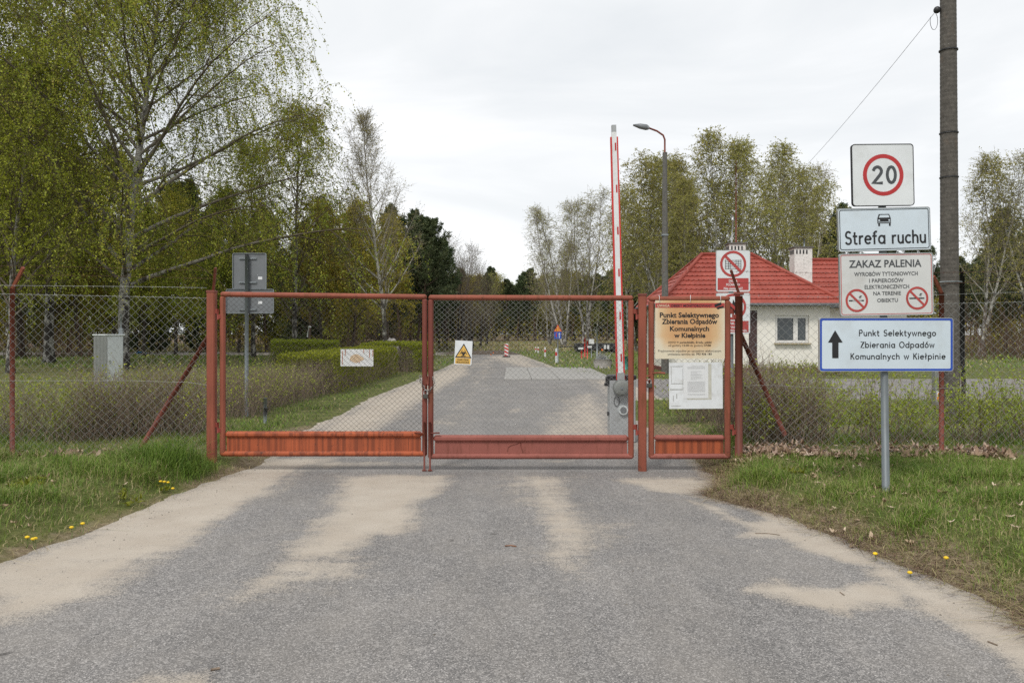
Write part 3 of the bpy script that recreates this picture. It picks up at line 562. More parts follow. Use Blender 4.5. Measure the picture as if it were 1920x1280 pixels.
row('right_pine', [pineB, pineA, pineB], [(1885, 60, 10.0, 12), (1925, 57, 9.8, 13), (1860, 68, 8.6, 12), (1790, 66, 6.5, 12), (1960, 64, 9.5, 12), (1735, 72, 9.6, 12), (2010, 56, 9, 12), (1690, 76, 9, 12), (1825, 76, 7.6, 12)], 'pine tree', 'dark pine in the thicket beside the utility pole, %s from the left', 'pines right of the utility pole')
# far forest across the field, every tree standing alone in a few ranks
far_vars = [('far_pine', pineC, 14, 'pine tree', 'slim pine in the far forest edge across the heath field', 'pines of the far forest'),
            ('far_birch', birchB, 16, 'birch tree', 'white-stemmed birch in the far forest edge across the heath field', 'birches of the far forest'),
            ('far_green_tree', leafyA, 12, 'tree', 'bright green tree in the far forest edge across the heath field', 'green trees of the far forest'),
            ('far_golden_tree', leafyB, 12, 'tree', 'brownish gold budding tree in the far forest edge across the heath field', 'golden trees of the far forest'),
            ('far_bushy_pine', pineB, 12, 'pine tree', 'bushy pine in the far forest edge across the heath field', 'bushy pines of the far forest')]
for rank, (D, step, hh) in enumerate([(112, 2.3, 8.6), (119, 2.4, 9.6), (127, 2.5, 10.0), (137, 2.6, 10.6)]):
    x = gx(815, D)
    while x < gx(1330, D):
        k = R.choices(range(5), [4, 3, 1.2, 3, 2])[0]; nm, v, base, cat, lab, grp = far_vars[k]
        h = hh*R.uniform(.86, 1.14)*(1.12 if gx(1330, D)-x < 8 else 1)
        y = D+R.uniform(-2.5, 2.5); put_tree(nm, v[0], v[1], x, y, h/base, R.uniform(0, 6.28), lab, cat, grp); x += step*R.uniform(.7, 1.4)
for D, x0, x1, step, hh in [(80, -75, -14, 4.4, 12), (96, -80, -8, 5., 12), (88, 46, 85, 4.2, 8.5), (100, 20, 95, 4.5, 10.5)]:
    x = x0
    while x < x1:
        k = R.choices([0, 2, 3, 4], [3, 1.5, 2, 4])[0]; nm, v, base, cat, lab, grp = far_vars[k]
        put_tree(nm.replace('far', 'deep'), v[0], v[1], x, D+R.uniform(-3, 3), hh*R.uniform(.85, 1.15)/base, R.uniform(0, 6.28), lab.replace('far forest edge across the heath field', 'deep wood closing the view behind the nearer trees'), cat, grp.replace('far forest', 'deep wood')); x += step*R.uniform(.7, 1.3)
# undergrowth mass under the woods
def undergrowth(nm, boxes, dens, h, twm, lfm, seed, nl=3, ls=.14, tw=.012):
    rng = np.random.default_rng(seed); w = G(); lv = G()
    for (x0, x1, y0, y1) in boxes:
        n = int(dens*(x1-x0)*(y1-y0)); x = rng.uniform(x0, x1, n); y = rng.uniform(y0, y1, n); z = ground_z(x, y)-.03
        hs = h*rng.uniform(.5, 1.3, n)*(.6+1.2*vnoise(x*.35, y*.35)); d = np.stack([rng.normal(0, .22, n), rng.normal(0, .22, n), np.ones(n)], 1)
        P = grow(rng, np.stack([x, y, z], 1), d, hs, 4, .14, -.02); w.tubes(P, taper(np.full(n, tw), 5, .35), 3)
        if nl: lv.leaves(rng, P, nl, ls, .6, .12, t0=.1)
    a = tag(ob(nm, w.mesh(nm, twm, 'rad')), kind='stuff')
    if nl: tag(ob(nm+'_leaves', lv.mesh(nm+'_leaves', lfm, 'var')), kind='stuff')
def rank(nm, D, x0, x1, step, h, lab, grp, w=(3, 3, 4), cat='bush'):
    x = x0
    while x < x1:
        k = R.choices(range(3), w)[0]; v, base = ((bushA, 6.5), (bushB, 6.5), (lowpine, 8))[k]; n_ = (nm, nm.replace('bush', 'thicket_bush'), 'young_pine')[k]
        put_tree(n_, v[0], v[1], x, D+R.uniform(-2.5, 2.5), h*R.uniform(.7, 1.25)/base, R.uniform(0, 6.28), (lab % ('young pine', 'leafy bush')[k < 2]), ('pine tree' if k == 2 else cat), grp); x += step*R.uniform(.7, 1.35)
rank('woodland_bush', 66, -52, -8, 3.0, 5.0, '%s filling the gaps between trunks in the left wood', 'understorey of the left wood', (4, 3, 4))
rank('woodland_bush', 82, -64, -9, 3.2, 6.5, '%s filling the gaps between trunks in the left wood', 'understorey of the left wood', (2, 2, 6))
rank('woodland_bush', 143, -34, 40, 3.2, 8.0, '%s closing the back of the far forest across the field', 'understorey of the far forest', (2, 3, 6))
rank('woodland_bush', 124, -28, -3, 3.6, 5.0, '%s closing the back of the far forest across the field', 'understorey of the far forest', (2, 3, 5))
rank('woodland_bush', 152, -40, 50, 2.2, 5.0, '%s closing the back of the far forest across the field', 'understorey of the far forest', (2, 3, 6))
rank('woodland_bush', 84, 13, 84, 3.4, 5.0, '%s in the thicket behind the house and the utility pole', 'understorey behind the house', (2, 4, 4))
rank('woodland_bush', 64, 32, 60, 3.0, 4.0, '%s in the thicket behind the house and the utility pole', 'understorey behind the house', (1, 4, 4))
undergrowth('woodland_undergrowth', [(-55, -6.5, 55.5, 56), (-60, -5, 68, 76), (-4, 40, 107, 114), (18, 34, 54, 60), (34, 62, 42, 62), (10, 34, 60, 66)], 3.0, 1.9, M['grey_bark'], M['golden_leaf'], 71, 5, .16, .014)
undergrowth('brown_thicket', [(gx(40, 50), gx(235, 50), 47, 50), (gx(600, 55), gx(770, 55), 52, 55), (gx(1770, 47), gx(2050, 47), 45, 49)], 14, 2.6, simple('brown_dead_stems', (.12, .075, .055), .9), M['golden_leaf'], 72, 1, .1, .01)
# ================= lettering =================
FONT = None
def text_mb(s, cx, cz, w, h, y, bold=.0, sp=1., dep=.0008):
    """flat printed words fitted in a w x h box about (cx, cz) on the plane y, facing -y"""
    cu = bpy.data.curves.new('t', 'FONT'); cu.body = s; cu.size = 1; cu.resolution_u = 3; cu.space_character = sp; cu.align_x = 'CENTER'
    if FONT: cu.font = FONT
    cu.offset = bold
    o = bpy.data.objects.new('t', cu); COL.objects.link(o); bpy.context.view_layer.update()
    me = bpy.data.meshes.new_from_object(o.evaluated_get(bpy.context.evaluated_depsgraph_get())); bpy.data.objects.remove(o)
    V = np.array([v.co[:] for v in me.vertices]); lo = V.min(0); hi = V.max(0); V = (V-(lo+hi)/2)/(hi-lo+1e-9)[None, :]*np.array([w, h, 1])
    mb = MB(); mb.add([(cx+v[0], y, cz+v[1]) for v in V], [tuple(p.vertices) for p in me.polygons]); bpy.data.meshes.remove(me); return mb
def arc(cx, cy, rx, ry, a0, a1, n=8): return [(cx+rx*math.cos(math.radians(a0+(a1-a0)*i/n)), cy+ry*math.sin(math.radians(a0+(a1-a0)*i/n))) for i in range(n+1)]
# road-sign alphabet drawn as pen strokes, x-height .66, cap height 1
def _glyphs():
    o = lambda cx=.3: arc(cx, .33, .27, .30, 90, 450, 14); g = {}
    g['a'] = (.62, [o(), [(.57, .64), (.57, 0)]]); g['d'] = (.62, [o(), [(.57, 1), (.57, 0)]]); g['b'] = (.62, [[(.05, 1), (.05, 0)], o(.32)])
    g['p'] = (.62, [[(.05, .64), (.05, -.32)], o(.32)]); g['g'] = (.62, [o(), [(.57, .64), (.57, -.08)]+arc(.3, -.08, .27, .24, 0, -140, 6)]); g['o'] = (.6, [o()])
    g['ó'] = (.6, [o(), [(.26, .78), (.42, .98)]]); g['c'] = (.5, [arc(.3, .33, .27, .30, 50, 310, 10)]); g['e'] = (.58, [[(.04, .35), (.56, .35)]+arc(.3, .33, .27, .30, 8, 312, 12)])
    g['n'] = (.54, [[(.05, .64), (.05, 0)], [(.05, .36)]+arc(.27, .38, .22, .24, 180, 0, 7)+[(.49, 0)]]); g['h'] = (.54, [[(.05, 1), (.05, 0)], [(.05, .36)]+arc(.27, .38, .22, .24, 180, 0, 7)+[(.49, 0)]])
    g['u'] = (.54, [[(.05, .64), (.05, .27)]+arc(.27, .26, .22, .24, 180, 360, 7), [(.49, .64), (.49, 0)]])
    g['m'] = (.84, [[(.05, .64), (.05, 0)], [(.05, .40)]+arc(.24, .42, .19, .21, 180, 0, 6)+[(.43, 0)], [(.43, .40)]+arc(.61, .42, .19, .21, 180, 0, 6)+[(.8, 0)]])
    g['r'] = (.36, [[(.05, .64), (.05, 0)], [(.05, .34)]+arc(.29, .36, .24, .26, 180, 75, 5)]); g['t'] = (.38, [[(.14, .92), (.14, .14)]+arc(.28, .15, .14, .13, 180, 300, 5), [(0, .62), (.34, .62)]])
    g['f'] = (.36, [[(.15, 0), (.15, .8)]+arc(.30, .8, .15, .17, 180, 60, 5), [(0, .62), (.34, .62)]]); g['l'] = (.14, [[(.06, 1), (.06, 0)]]); g['i'] = (.14, [[(.06, .64), (.06, 0)], [(.06, .86), (.06, .93)]])
    g['ł'] = (.3, [[(.14, 1), (.14, 0)], [(0, .42), (.29, .64)]]); g['k'] = (.5, [[(.05, 1), (.05, 0)], [(.44, .64), (.07, .28)], [(.2, .40), (.48, 0)]]); g['y'] = (.52, [[(.02, .64), (.27, .03)], [(.5, .64), (.20, -.2), (.05, -.30)]])
    g['w'] = (.78, [[(.02, .64), (.2, 0), (.39, .62), (.58, 0), (.76, .64)]]); g['S'] = (.56, [arc(.29, .74, .24, .25, 40, 240, 8)+arc(.27, .26, .26, .25, 60, -150, 9)])
    g['P'] = (.56, [[(.05, 0), (.05, 1), (.28, 1)]+arc(.28, .74, .25, .26, 90, -90, 7)+[(.05, .48)]]); g['Z'] = (.56, [[(.03, 1), (.52, 1), (.03, 0), (.54, 0)]]); g['O'] = (.84, [arc(.42, .5, .39, .49, 90, 450, 18)])
    g['K'] = (.58, [[(.05, 1), (.05, 0)], [(.52, 1), (.07, .42)], [(.22, .60), (.56, 0)]]); g['2'] = (.56, [arc(.28, .73, .24, .27, 165, -15, 8)+[(.42, .50), (.03, 0), (.54, 0)]]); g['0'] = (.6, [arc(.3, .5, .26, .5, 90, 450, 16)])
    return g
GLY = _glyphs()
def pen_text(s, x0, x1, zbase, cap, y, pen, gap=.13, space=.42):
    tot = sum((GLY[c][0]+gap) if c != ' ' else space for c in s)-gap; k = (x1-x0)/tot; mb = MB(); x = 0; j = 0
    for c in s:
        if c == ' ': x += space; continue
        for stq in GLY[c][1]:
            pts = [Vector((x0+(x+a)*k, y-.00012*(j % 5), zbase+b*cap)) for a, b in stq]; closed = (pts[0]-pts[-1]).length < 1e-6; n = len(pts); j += 1
            L = []; Rr = []
            for i in range(n):
                a = pts[(i-1) % (n-1)] if closed else pts[max(i-1, 0)]; b = pts[(i+1) % (n-1) if closed else min(i+1, n-1)] if not (closed and i == n-1) else pts[1]
                t = (b-a); t = Vector((t.x, 0, t.z)).normalized(); nn = Vector((-t.z, 0, t.x)); m = 1.
                if 0 < i < n-1:
                    t1 = (pts[i]-pts[i-1]).normalized(); m = 1/max(.5, abs(t.dot(t1)))
                L.append(pts[i]+nn*pen/2*m); Rr.append(pts[i]-nn*pen/2*m)
            if not closed:
                for q, s_ in ((0, -1), (n-1, 1)):
                    t = (pts[1]-pts[0] if q == 0 else pts[-1]-pts[-2]).normalized()*s_*pen*.25; L[q] = L[q]+t; Rr[q] = Rr[q]+t
            mb.add(L+Rr, [(i, i+1, n+i+1, n+i) for i in range(n-1)])
        x += GLY[c][0]+gap
    return mb
def rrect(cx, cz, w, h, r, n=5):
    out = []
    for sx, sz, a in ((1, 1, 0), (-1, 1, 90), (-1, -1, 180), (1, -1, 270)): out += arc(cx+sx*(w/2-r), cz+sz*(h/2-r), r, r, a, a+90, n)
    return out
def circ(cx, cz, r, n=36): return [(cx+r*math.cos(2*math.pi*i/n), cz+r*math.sin(2*math.pi*i/n)) for i in range(n)]
# ================= gate =================
GD = 9.0                                              # the gate line stands 9 m from the camera
X = lambda px, D=GD: gx(px, D); Z = lambda py, D=GD: gz(py, D)
K = GD/F
def rail(mb, a, b, w, d=.06, bev=.012):
    """square-section bar between two points in a plane facing the camera"""
    a, b = Vector(a), Vector(b); t = (b-a); L = t.length; ang = math.atan2(t.z, t.x); Mx = Matrix.Rotation(-ang, 3, 'Y')
    return mb.box((a+b)/2, (L, d, w), Mx, bev)
def chain_link(x0, x1, z0f, z1f, y, cell, r, sag=None, hmul=.9):
    """woven diamond mesh: every wire zigzags from bottom to top and hooks its neighbour"""
    g = G(); hc = cell*hmul/2; n = int(round((x1-x0)/(cell/2))); xs = x0+np.arange(n)*(x1-x0)/n; st = (x1-x0)/n
    for i, x in enumerate(xs):
        zb, zt = z0f(x), z1f(x); m = max(2, int((zt-zb)/hc)); j = np.arange(m+1); zz = zb+j*(zt-zb)/m
        xx = x+np.where((j+i) % 2 == 0, 0, st)+.0035*(fbm(zz*3+i*.3, xx0(i), 2.)); yy = y+np.where((j+i) % 2 == 0, .6, -.6)*r+.012*fbm(np.full(len(zz), x), zz, 1.1)
        P = np.stack([xx, yy, zz], -1)[None]; g.tubes(P, np.full((1, m+1), r), 4)
    return g
def xx0(i): return np.float64(i*.37)
def add_net(root, g, mat, name='wire_mesh'):
    V = np.concatenate(g.V)-np.array(root.location[:]); me = np_mesh(name, V, np.concatenate(g.Q), None, mat, None, True); return ob(name, me, root)
def gate_leaf(nm, label, xl, xr, zt_l, zt_r, zb, mid, mats, net_mat, lst, rst, panel_seed=0, cell=.062, cat='gate', dark_l=False, dark_r=False):
    """xl..xr photo columns of the leaf; mid = (top, bottom) rows of the middle rail"""
    r = thing(nm, (X((xl+xr)/2), GD, 0), label, cat); fm, pm = mats; w = .068
    xL, xR = X(xl), X(xr); zb = Z(zb); ztl, ztr = Z(zt_l), Z(zt_r); dk = M['gate_dark']
    m = MB(); rail(m, (xL+.004, GD, ztl-w/2), (xR-.004, GD, ztr-w/2), w*.86, .06, .02); m.build('top_rail', fm, r)
    m = MB(); m.box((xL+lst/2, GD, (zb+ztl)/2-.02), (lst, .058, ztl-zb-.075), bev=.014); m.build('stile', dk if dark_l else fm, r)
    m = MB(); m.box((xR-rst/2, GD, (zb+ztr)/2-.02), (rst, .058, ztr-zb-.075), bev=.014); m.build('stile', dk if dark_r else fm, r)
    m = MB(); rail(m, (xL, GD, zb+.03), (xR, GD, zb+.03), .06, .06, .02); m.build('bottom_rail', pm[1], r)
    zm0, zm1 = Z(mid[0]), Z(mid[1]); m = MB(); rail(m, (xL+lst+.002, GD, (zm0+zm1)/2), (xR-rst-.002, GD, (zm0+zm1)/2), zm0-zm1, .062, .024); m.build('middle_rail', pm[1], r)
    m = MB(); m.box(((xL+xR)/2, GD+.006, (zm1+zb+.06)/2), (xR-xL-lst-rst-.03, .008, zm1-zb-.062)); m.build('sheet_panel', pm[0], r)
    g = chain_link(xL+lst+.004, xR-rst-.004, lambda x: zm0+.002, lambda x: ztl+(ztr-ztl)*(x-xL)/(xR-xL)-w*.9, GD-.004, cell, .0018); add_net(r, g, net_mat)
    return r
lg = gate_leaf('gate_leaf', 'orange-rusted driveway gate leaf with dark wire mesh, left of the chain', 413, 801, 546, 551, 855, (808, 820), (M['gate'], (M['gate_orange'], M['gate_orange'])), M['wire_old'], .058, .055, dark_r=True)
rg = gate_leaf('gate_leaf', 'faded pink-red driveway gate leaf with pale wire mesh and biohazard sign', 803, 1188, 552, 553, 860, (815, 828), (M['gate'], (M['gate_panel_pink'], M['gate_panel_pink'])), M['wire'], .058, .06, dark_l=True)
wg = gate_leaf('pedestrian_gate', 'narrow red pedestrian gate carrying the yellowed notice and the white paper board', 1216, 1369, 555, 554, 860, (815, 826), (M['gate'], (M['gate_orange'], M['gate_panel_pink'])), M['wire_old'], .06, .062, cell=.068)
m = MB(); cr_ = [(951, 846), (953, 838), (960, 834), (969, 832), (975, 829)]; m.tube([(X(a), GD+.001, Z(b)) for a, b in cr_], .004, 4); cr_ = [(976, 829), (977, 838), (980, 846), (979, 851)]; m.tube([(X(a), GD+.001, Z(b)) for a, b in cr_], .0045, 4); m.build('rust_crack', M['post_rust'], rg)
def drop_bolt(root, px, ztop, handle_dir):
    m = MB(); m.tube([(X(px), GD-.045, ztop), (X(px), GD-.045, Z(879))], .011, 8); m.box((X(px), GD-.045, Z(880)), (.05, .03, .012)); m.tube([(X(px), GD-.045, Z(811)), (X(px)+handle_dir*.11, GD-.05, Z(810))], .009, 6); m.build('drop_bolt', M['gate_dark'], root)
drop_bolt(lg, 796.5, Z(790), -1); drop_bolt(rg, 807, Z(790), 1)
def lines_on_panel(root, xl, xr, z0, z1, n):
    m = MB()
    for k in range(1, n): x = X(xl+(xr-xl)*k/n); m.box((x, GD-.0005, (z0+z1)/2), (.012, .012, z1-z0-.008))
    m.build('seam_strip', M['gate_orange'], root)
def gate_post(px0, px1, py0, py1, mat, label, D=GD, roundp=False):
    x0, x1 = gx(px0, D), gx(px1, D); t = thing('gate_post', ((x0+x1)/2, D, gz(py1, D)), label, 'gate post'); m = MB(); w = x1-x0
    if roundp: m.tube([((x0+x1)/2, D, gz(py1, D)-.15), ((x0+x1)/2, D, gz(py0, D)-.035)], w/2, 14)
    else: m.box(((x0+x1)/2, D, (gz(py0, D)+gz(py1, D))/2-.08), (w, w, gz(py0, D)-gz(py1, D)+.15), bev=.012)
    m.build('post', mat, t); m = MB(); m.box(((x0+x1)/2, D, gz(py0, D)-.012), (w+.006, w+.006, .03), bev=.006); m.build('cap', M['gate_dark'], t); return t
def hinge(root, px0, px1, py):
    m = MB(); a, b = X(px0), X(px1); m.box((a+(b-a)*.3, GD-.02, Z(py-4)), ((b-a)*.7, .02, .055), bev=.004); m.box((a+(b-a)*.7, GD-.02, Z(py+6)), ((b-a)*.7, .02, .05), bev=.004); m.tube([((a+b)/2, GD-.022, Z(py-9)), ((a+b)/2, GD-.022, Z(py+11))], .011, 8); m.build('hinge', M['red_hinge'], root)
M['red_hinge'] = rusty('hinge_paint', (.22, .04, .028), amount=.4, seed=2)
lp = gate_post(389.5, 405, 545, 850, M['gate'], 'square red post between the left fence and the orange gate leaf'); hinge(lp, 404, 416, 588); hinge(lp, 404, 416, 800)
mp = gate_post(1197, 1211.5, 551, 883, M['gate'], 'red post between the pink gate leaf and the pedestrian gate'); hinge(mp, 1187, 1199, 588); hinge(mp, 1187, 1199, 804)
rp = gate_post(1378, 1392.5, 549, 862, M['post_rust'], 'round dark rusty post right of the pedestrian gate', roundp=True); hinge(rp, 1368, 1379, 588); hinge(rp, 1368, 1379, 804)
def spike(root, px0, py0, px1, py1, D=GD, w=.03, nm='barbed_wire_arm'):
    m = MB(); a = P3(px0, py0, D); b = P3(px1, py1, D); a.y -= .0; b.y -= .12; m.tube([a, b], w/2*1.2, 4, smooth=False); return m.build(nm, M['post_rust'], root)
spike(lp, 400, 546, 411.5, 504); spike(rp, 1385, 549, 1365, 508)
# lock parts
m = MB()
ch = []
cpts = [(789, 703), (789, 712), (793, 722), (799, 731), (804, 733), (810, 727), (816, 722), (815, 713), (812, 706)]
t = thing('chain', (X(800), GD-.05, Z(722)), 'short steel chain looped round the two centre gate stiles', 'chain')
for i in range(len(cpts)-1):
    for q in range(2):
        a = Vector((X(cpts[i][0]+(cpts[i+1][0]-cpts[i][0])*(q/2)), GD-.045, Z(cpts[i][1]+(cpts[i+1][1]-cpts[i][1])*(q/2)))); b = Vector((X(cpts[i][0]+(cpts[i+1][0]-cpts[i][0])*((q+1)/2)), GD-.045, Z(cpts[i][1]+(cpts[i+1][1]-cpts[i][1])*((q+1)/2))))
        d = (b-a)*.62; c = (a+b)/2; n = Vector((0, 1, 0)) if (2*i+q) % 2 else d.cross(Vector((0, 1, 0))).normalized(); n *= .011
        m = MB(); m.tube([c-d-n*.2, c-d*.6+n, c+d*.6+n, c+d-n*.2, c+d*.6-n, c-d*.6-n, c-d-n*.2], .0042, 5, caps=False); m.build('chain_link', M['chain'], t)
def padlock(px, py, w, h, label, mat):
    t = thing('padlock', (X(px), GD-.06, Z(py)), label, 'padlock'); m = MB(); c = Vector((X(px), GD-.06, Z(py))); m.box(c, (w, .026, h), bev=.006); m.build('lock_body', mat, t)
    m = MB(); m.tube([c+Vector((a*w*.32, 0, h*.45+b)) for a, b in ((-1, 0), (-1, .03), (-.7, .045), (0, .052), (.7, .045), (1, .03), (1, 0))], .0055, 7); m.build('shackle', M['chain'], t)
padlock(799, 742, .058, .05, 'grey padlock hanging on the chain between the two driveway leaves', M['brass']); padlock(1216, 722, .056, .05, 'dark padlock closing the pedestrian gate against the middle post', M['brass'])
m = MB(); m.box((X(802), GD-.04, Z(712)), (.04, .02, .09)); m.tube([(X(801), GD-.05, Z(701)), (X(803), GD-.05, Z(722))], .008, 6); m.build('latch', M['gate_dark'], rg)
m = MB(); m.box((X(1214), GD-.03, Z(712)), (.07, .02, .014)); m.box((X(1214), GD-.03, Z(704)), (.05, .015, .014)); m.tube([(X(1222), GD-.05, Z(699)), (X(1236), GD-.06, Z(698)), (X(1245), GD-.07, Z(699))], .010, 6); m.build('latch_handle', M['gate'], wg)
# ================= chain link fences =================
def fence(label, xs_px, mesh_px, ztop, zbot, D, posts, strut, strands, right=False, extra_posts=()):
    r = thing('chain_link_fence', (X((mesh_px[0]+mesh_px[1])/2, D), D, 0), label, 'fence')
    g = chain_link(gx(mesh_px[0], D), gx(mesh_px[1], D), zbot, ztop, D, .096, .0020, hmul=.93); add_net(r, g, M['wire'])
    xa, xb = gx(mesh_px[0], D), gx(mesh_px[1], D)
    def strand(nm, fz, y, rad, mat, barbs, xa=xa, xb=xb):
        n = 40; m = MB(); m.tube([(xa+(xb-xa)*i/n, y, fz(xa+(xb-xa)*i/n)) for i in range(n+1)], rad, 4)
        if barbs:
            k = int((xb-xa)/.11)
            for i in range(k):
                x = xa+(i+.5)*(xb-xa)/k; z = fz(x)
                m.tube([(x-.004, y-.002, z-.014), (x+.004, y+.002, z+.014)], rad*.9, 3); m.tube([(x+.008, y-.012, z+.004), (x-.002, y+.012, z-.004)], rad*.9, 3)
        m.build(nm, mat, r)
    strand('tension_wire', lambda x: ztop(x)-.012, D-.004, .0022, M['wire'], False); strand('tension_wire', lambda x: (ztop(x)*.45+zbot(x)*.55)+.02*math.sin(x), D-.004, .0022, M['wire'], False)
    for nm, fz, dy, rad, mat, x0, x1 in strands: strand(nm, fz, D+dy, rad, mat, True, x0 if x0 is not None else xa, x1 if x1 is not None else xb)
    for px, pt, pb, w, arm in posts:
        m = MB(); x = gx(px, D); m.tube([(x, D+.03, gz(pb, D)-.2), (x, D+.03, gz(pt, D))], w/2, 10); p = m.build('post', M['post_rust'], r)
        if arm: m = MB(); m.tube([(x, D+.03, gz(pt, D)-.01), P3(arm[0], arm[1], D)+Vector((0, -.1, 0))], .022, 4, smooth=False); m.build('barbed_wire_arm', M['gate'], p)
    if strut: m = MB(); m.tube([P3(strut[0], strut[1], D)+Vector((0, .06, 0)), P3(strut[2], strut[3], D)+Vector((0, strut[4], -.08))], .027, 10); m.build('strut', M['post_rust'], r)
    return r
zl = lambda x: float(np.interp(x, [gx(-300, GD), gx(0, GD), gx(390, GD)], [gz(541, GD), gz(549, GD), gz(557, GD)]))
zb_ = lambda x: max(gzf(x, GD), .02)+.02
fence('tall chain-link fence left of the driveway gate with a slanted red strut', None, (-420, 389), zl, zb_, GD,
      [(20, 540, 842, .052, (54, 503)), (-390, 536, 842, .052, (-425, 500))], (389, 627, 232, 843, .35),
      [('barbed_wire', lambda x: zl(x)+.094+.01*math.sin(x*1.3), -.02, .0022, M['wire'], None, None),
       ('barbed_wire', lambda x: zl(x)+.20+.012*math.sin(x*1.1), -.06, .0016, M['wire_rust'], None, gx(408, GD)), ('barbed_wire', lambda x: zl(x)+.29+.012*math.sin(x), -.1, .0016, M['wire_rust'], None, gx(410, GD))])
zr = lambda x: float(np.interp(x, [gx(1392, GD), gx(1600, GD), gx(1920, GD), gx(2300, GD)], [gz(569, GD), gz(571, GD), gz(564, GD), gz(560, GD)]))
fence('tall chain-link fence right of the pedestrian gate, behind the stacked road signs', None, (1394, 2300), zr, zb_, GD,
      [(1768, 548, 845, .055, (1741, 519)), (2150, 546, 845, .055, (2123, 517))], (1391, 626, 1500, 812, .5),
      [('barbed_wire', lambda x: zr(x)+.094+.01*math.sin(x*1.2), -.02, .0020, M['wire'], None, None),
       ('barbed_wire', lambda x: zr(x)+.225+.01*math.sin(x), -.06, .0020, M['wire_rust'], gx(1374, GD), None), ('barbed_wire', lambda x: zr(x)+.345+.012*math.sin(x*.9), -.1, .0020, M['wire_rust'], gx(1368, GD), None)])
# ================= signs hung on the gate =================
def panel(nm, label, cat, px0, py0, px1, py1, D, mat, th=.004, rot=0., rad=.006, edge=None):
    """a flat sheet thing; its children are placed in photo pixels about its own centre"""
    cx, cz = (px0+px1)/2, (py0+py1)/2; k = D/F; w, h = (px1-px0)*k, (py1-py0)*k
    t = thing(nm, (gx(cx, D), D, gz(cz, D)), label, cat); t.rotation_euler.y = math.radians(rot)
    mb = MB(); mb.prism(rrect(0, 0, w, h, rad), 0, th); mb.build('sheet', mat, t, origin=(0, 0, 0))
    loc = lambda px, py: ((px-cx)*k, -(py-cz)*k)
    return t, loc, k
def put(mb, nm, mat, parent): return mb.build(nm, mat, parent, origin=(0, 0, 0))
def words(parent, loc, k, s, x0, x1, y0, y1, mat, bold=0., eps=-.0012, nm='lettering', sp=1.):
    cx, cz = loc((x0+x1)/2, (y0+y1)/2); return put(text_mb(s, cx, cz, (x1-x0)*k, (y1-y0)*k, eps, bold, sp), nm, mat, parent)
nt_, loc, k = panel('notice_board', 'yellowed opening-hours notice with a red strip, top of the pedestrian gate', 'sign', 1228.5, 563, 1359, 672.5, GD-.04, M['notice'])
m = MB(); a = loc(1228.5, 568); b = loc(1359, 577); m.add([(a[0]+.002, -.0008, a[1]), (b[0]-.002, -.0008, a[1]), (b[0]-.002, -.0008, b[1]), (a[0]+.002, -.0008, b[1])], [(0, 3, 2, 1)]); put(m, 'red_strip', M['sign_redf'], nt_)
words(nt_, loc, k, 'UWAGA', 1232.5, 1255.5, 570.5, 575.5, simple('pale_print', (.62, .52, .36)), .02, -.002)
words(nt_, loc, k, 'OBIEKT MONITOROWANY', 1258, 1335, 570.5, 575.5, M['black'], .02, -.002)
m = MB()
for pts in ([(1339, 571), (1351, 567), (1353, 571), (1341, 576)], [(1343, 577), (1350, 574), (1352, 577), (1346, 580)], [(1350, 575), (1356, 573), (1357, 577), (1351, 578)]):
    q = [loc(*p) for p in pts]; m.add([(a, -.0022, b) for a, b in q], [tuple(range(len(q)))[::-1]])
put(m, 'camera_symbol', M['black'], nt_)
for s, x0, x1, y0, y1 in (('Punkt Selektywnego', 1237, 1348, 585.5, 598.5), ('Zbierania Odpadów', 1241, 1345, 597.5, 610.5), ('Komunalnych', 1256, 1329.5, 611.5, 623.5), ('w Kiełpinie', 1264, 1322.5, 624, 636)): words(nt_, loc, k, s, x0, x1, y0, y1, M['black'], .03)
for s, x0, x1, y0, y1, b in (('czynny w', 1252.5, 1272.5, 640, 645, 0), ('poniedziałki, środy, piątki', 1274.5, 1334, 639, 645, .014), ('od godziny', 1253, 1277.5, 645.5, 650.5, 0), ('12:00', 1279.5, 1292.5, 645.5, 649.3, .014), ('do godziny', 1294, 1318.5, 645.5, 650.5, 0), ('17:00', 1320, 1333, 645.5, 649.3, .03),
    ('Przyjmowanie odpadów po uprzednim telefonicznym', 1234, 1352, 655.5, 661, 0), ('umówieniu terminu tel.', 1252, 1303, 661.2, 666, 0), ('793 936 183', 1305, 1334.5, 661.5, 665.5, .022)): words(nt_, loc, k, s, x0, x1, y0, y1, M['black'], b)
for px in (1235.5, 1293.5, 1350):
    m = MB(); x, z = loc(px, 565); m.tube([(x, -.004, z-.01), (x, -.03, z+.012), (x, -.028, z+.055), (x+(.01 if px == 1293.5 else 0), .01, z+.07)], .003, 5); put(m, 'tie', M['white_paint'], nt_)
bt, loc, k = panel('paper_board', 'white board with a taped printed page, lower half of the pedestrian gate', 'board', 1254.5, 679.5, 1355, 766, GD-.035, M['board_white'], rot=-.4)
def patch(mb, loc, x0, y0, x1, y1, y, th=0.):
    a = loc(x0, y0); b = loc(x1, y1); return mb.add([(a[0], y, a[1]), (b[0], y, a[1]), (b[0], y, b[1]), (a[0], y, b[1])], [(0, 3, 2, 1)])
m = MB(); patch(m, loc, 1288, 682, 1334, 749, -.0008); put(m, 'old_paper', simple('old_damp_paper', (.50, .49, .43), dirt=(.3, .3, .24), sc=20), bt)
m = MB(); a = loc(1282, 681); b = loc(1328, 746.5); m.box(((a[0]+b[0])/2, -.0022, (a[1]+b[1])/2), (b[0]-a[0], .0008, a[1]-b[1])); pg = put(m, 'printed_page', M['paper'], bt)
m = MB(); rr = random.Random(2)
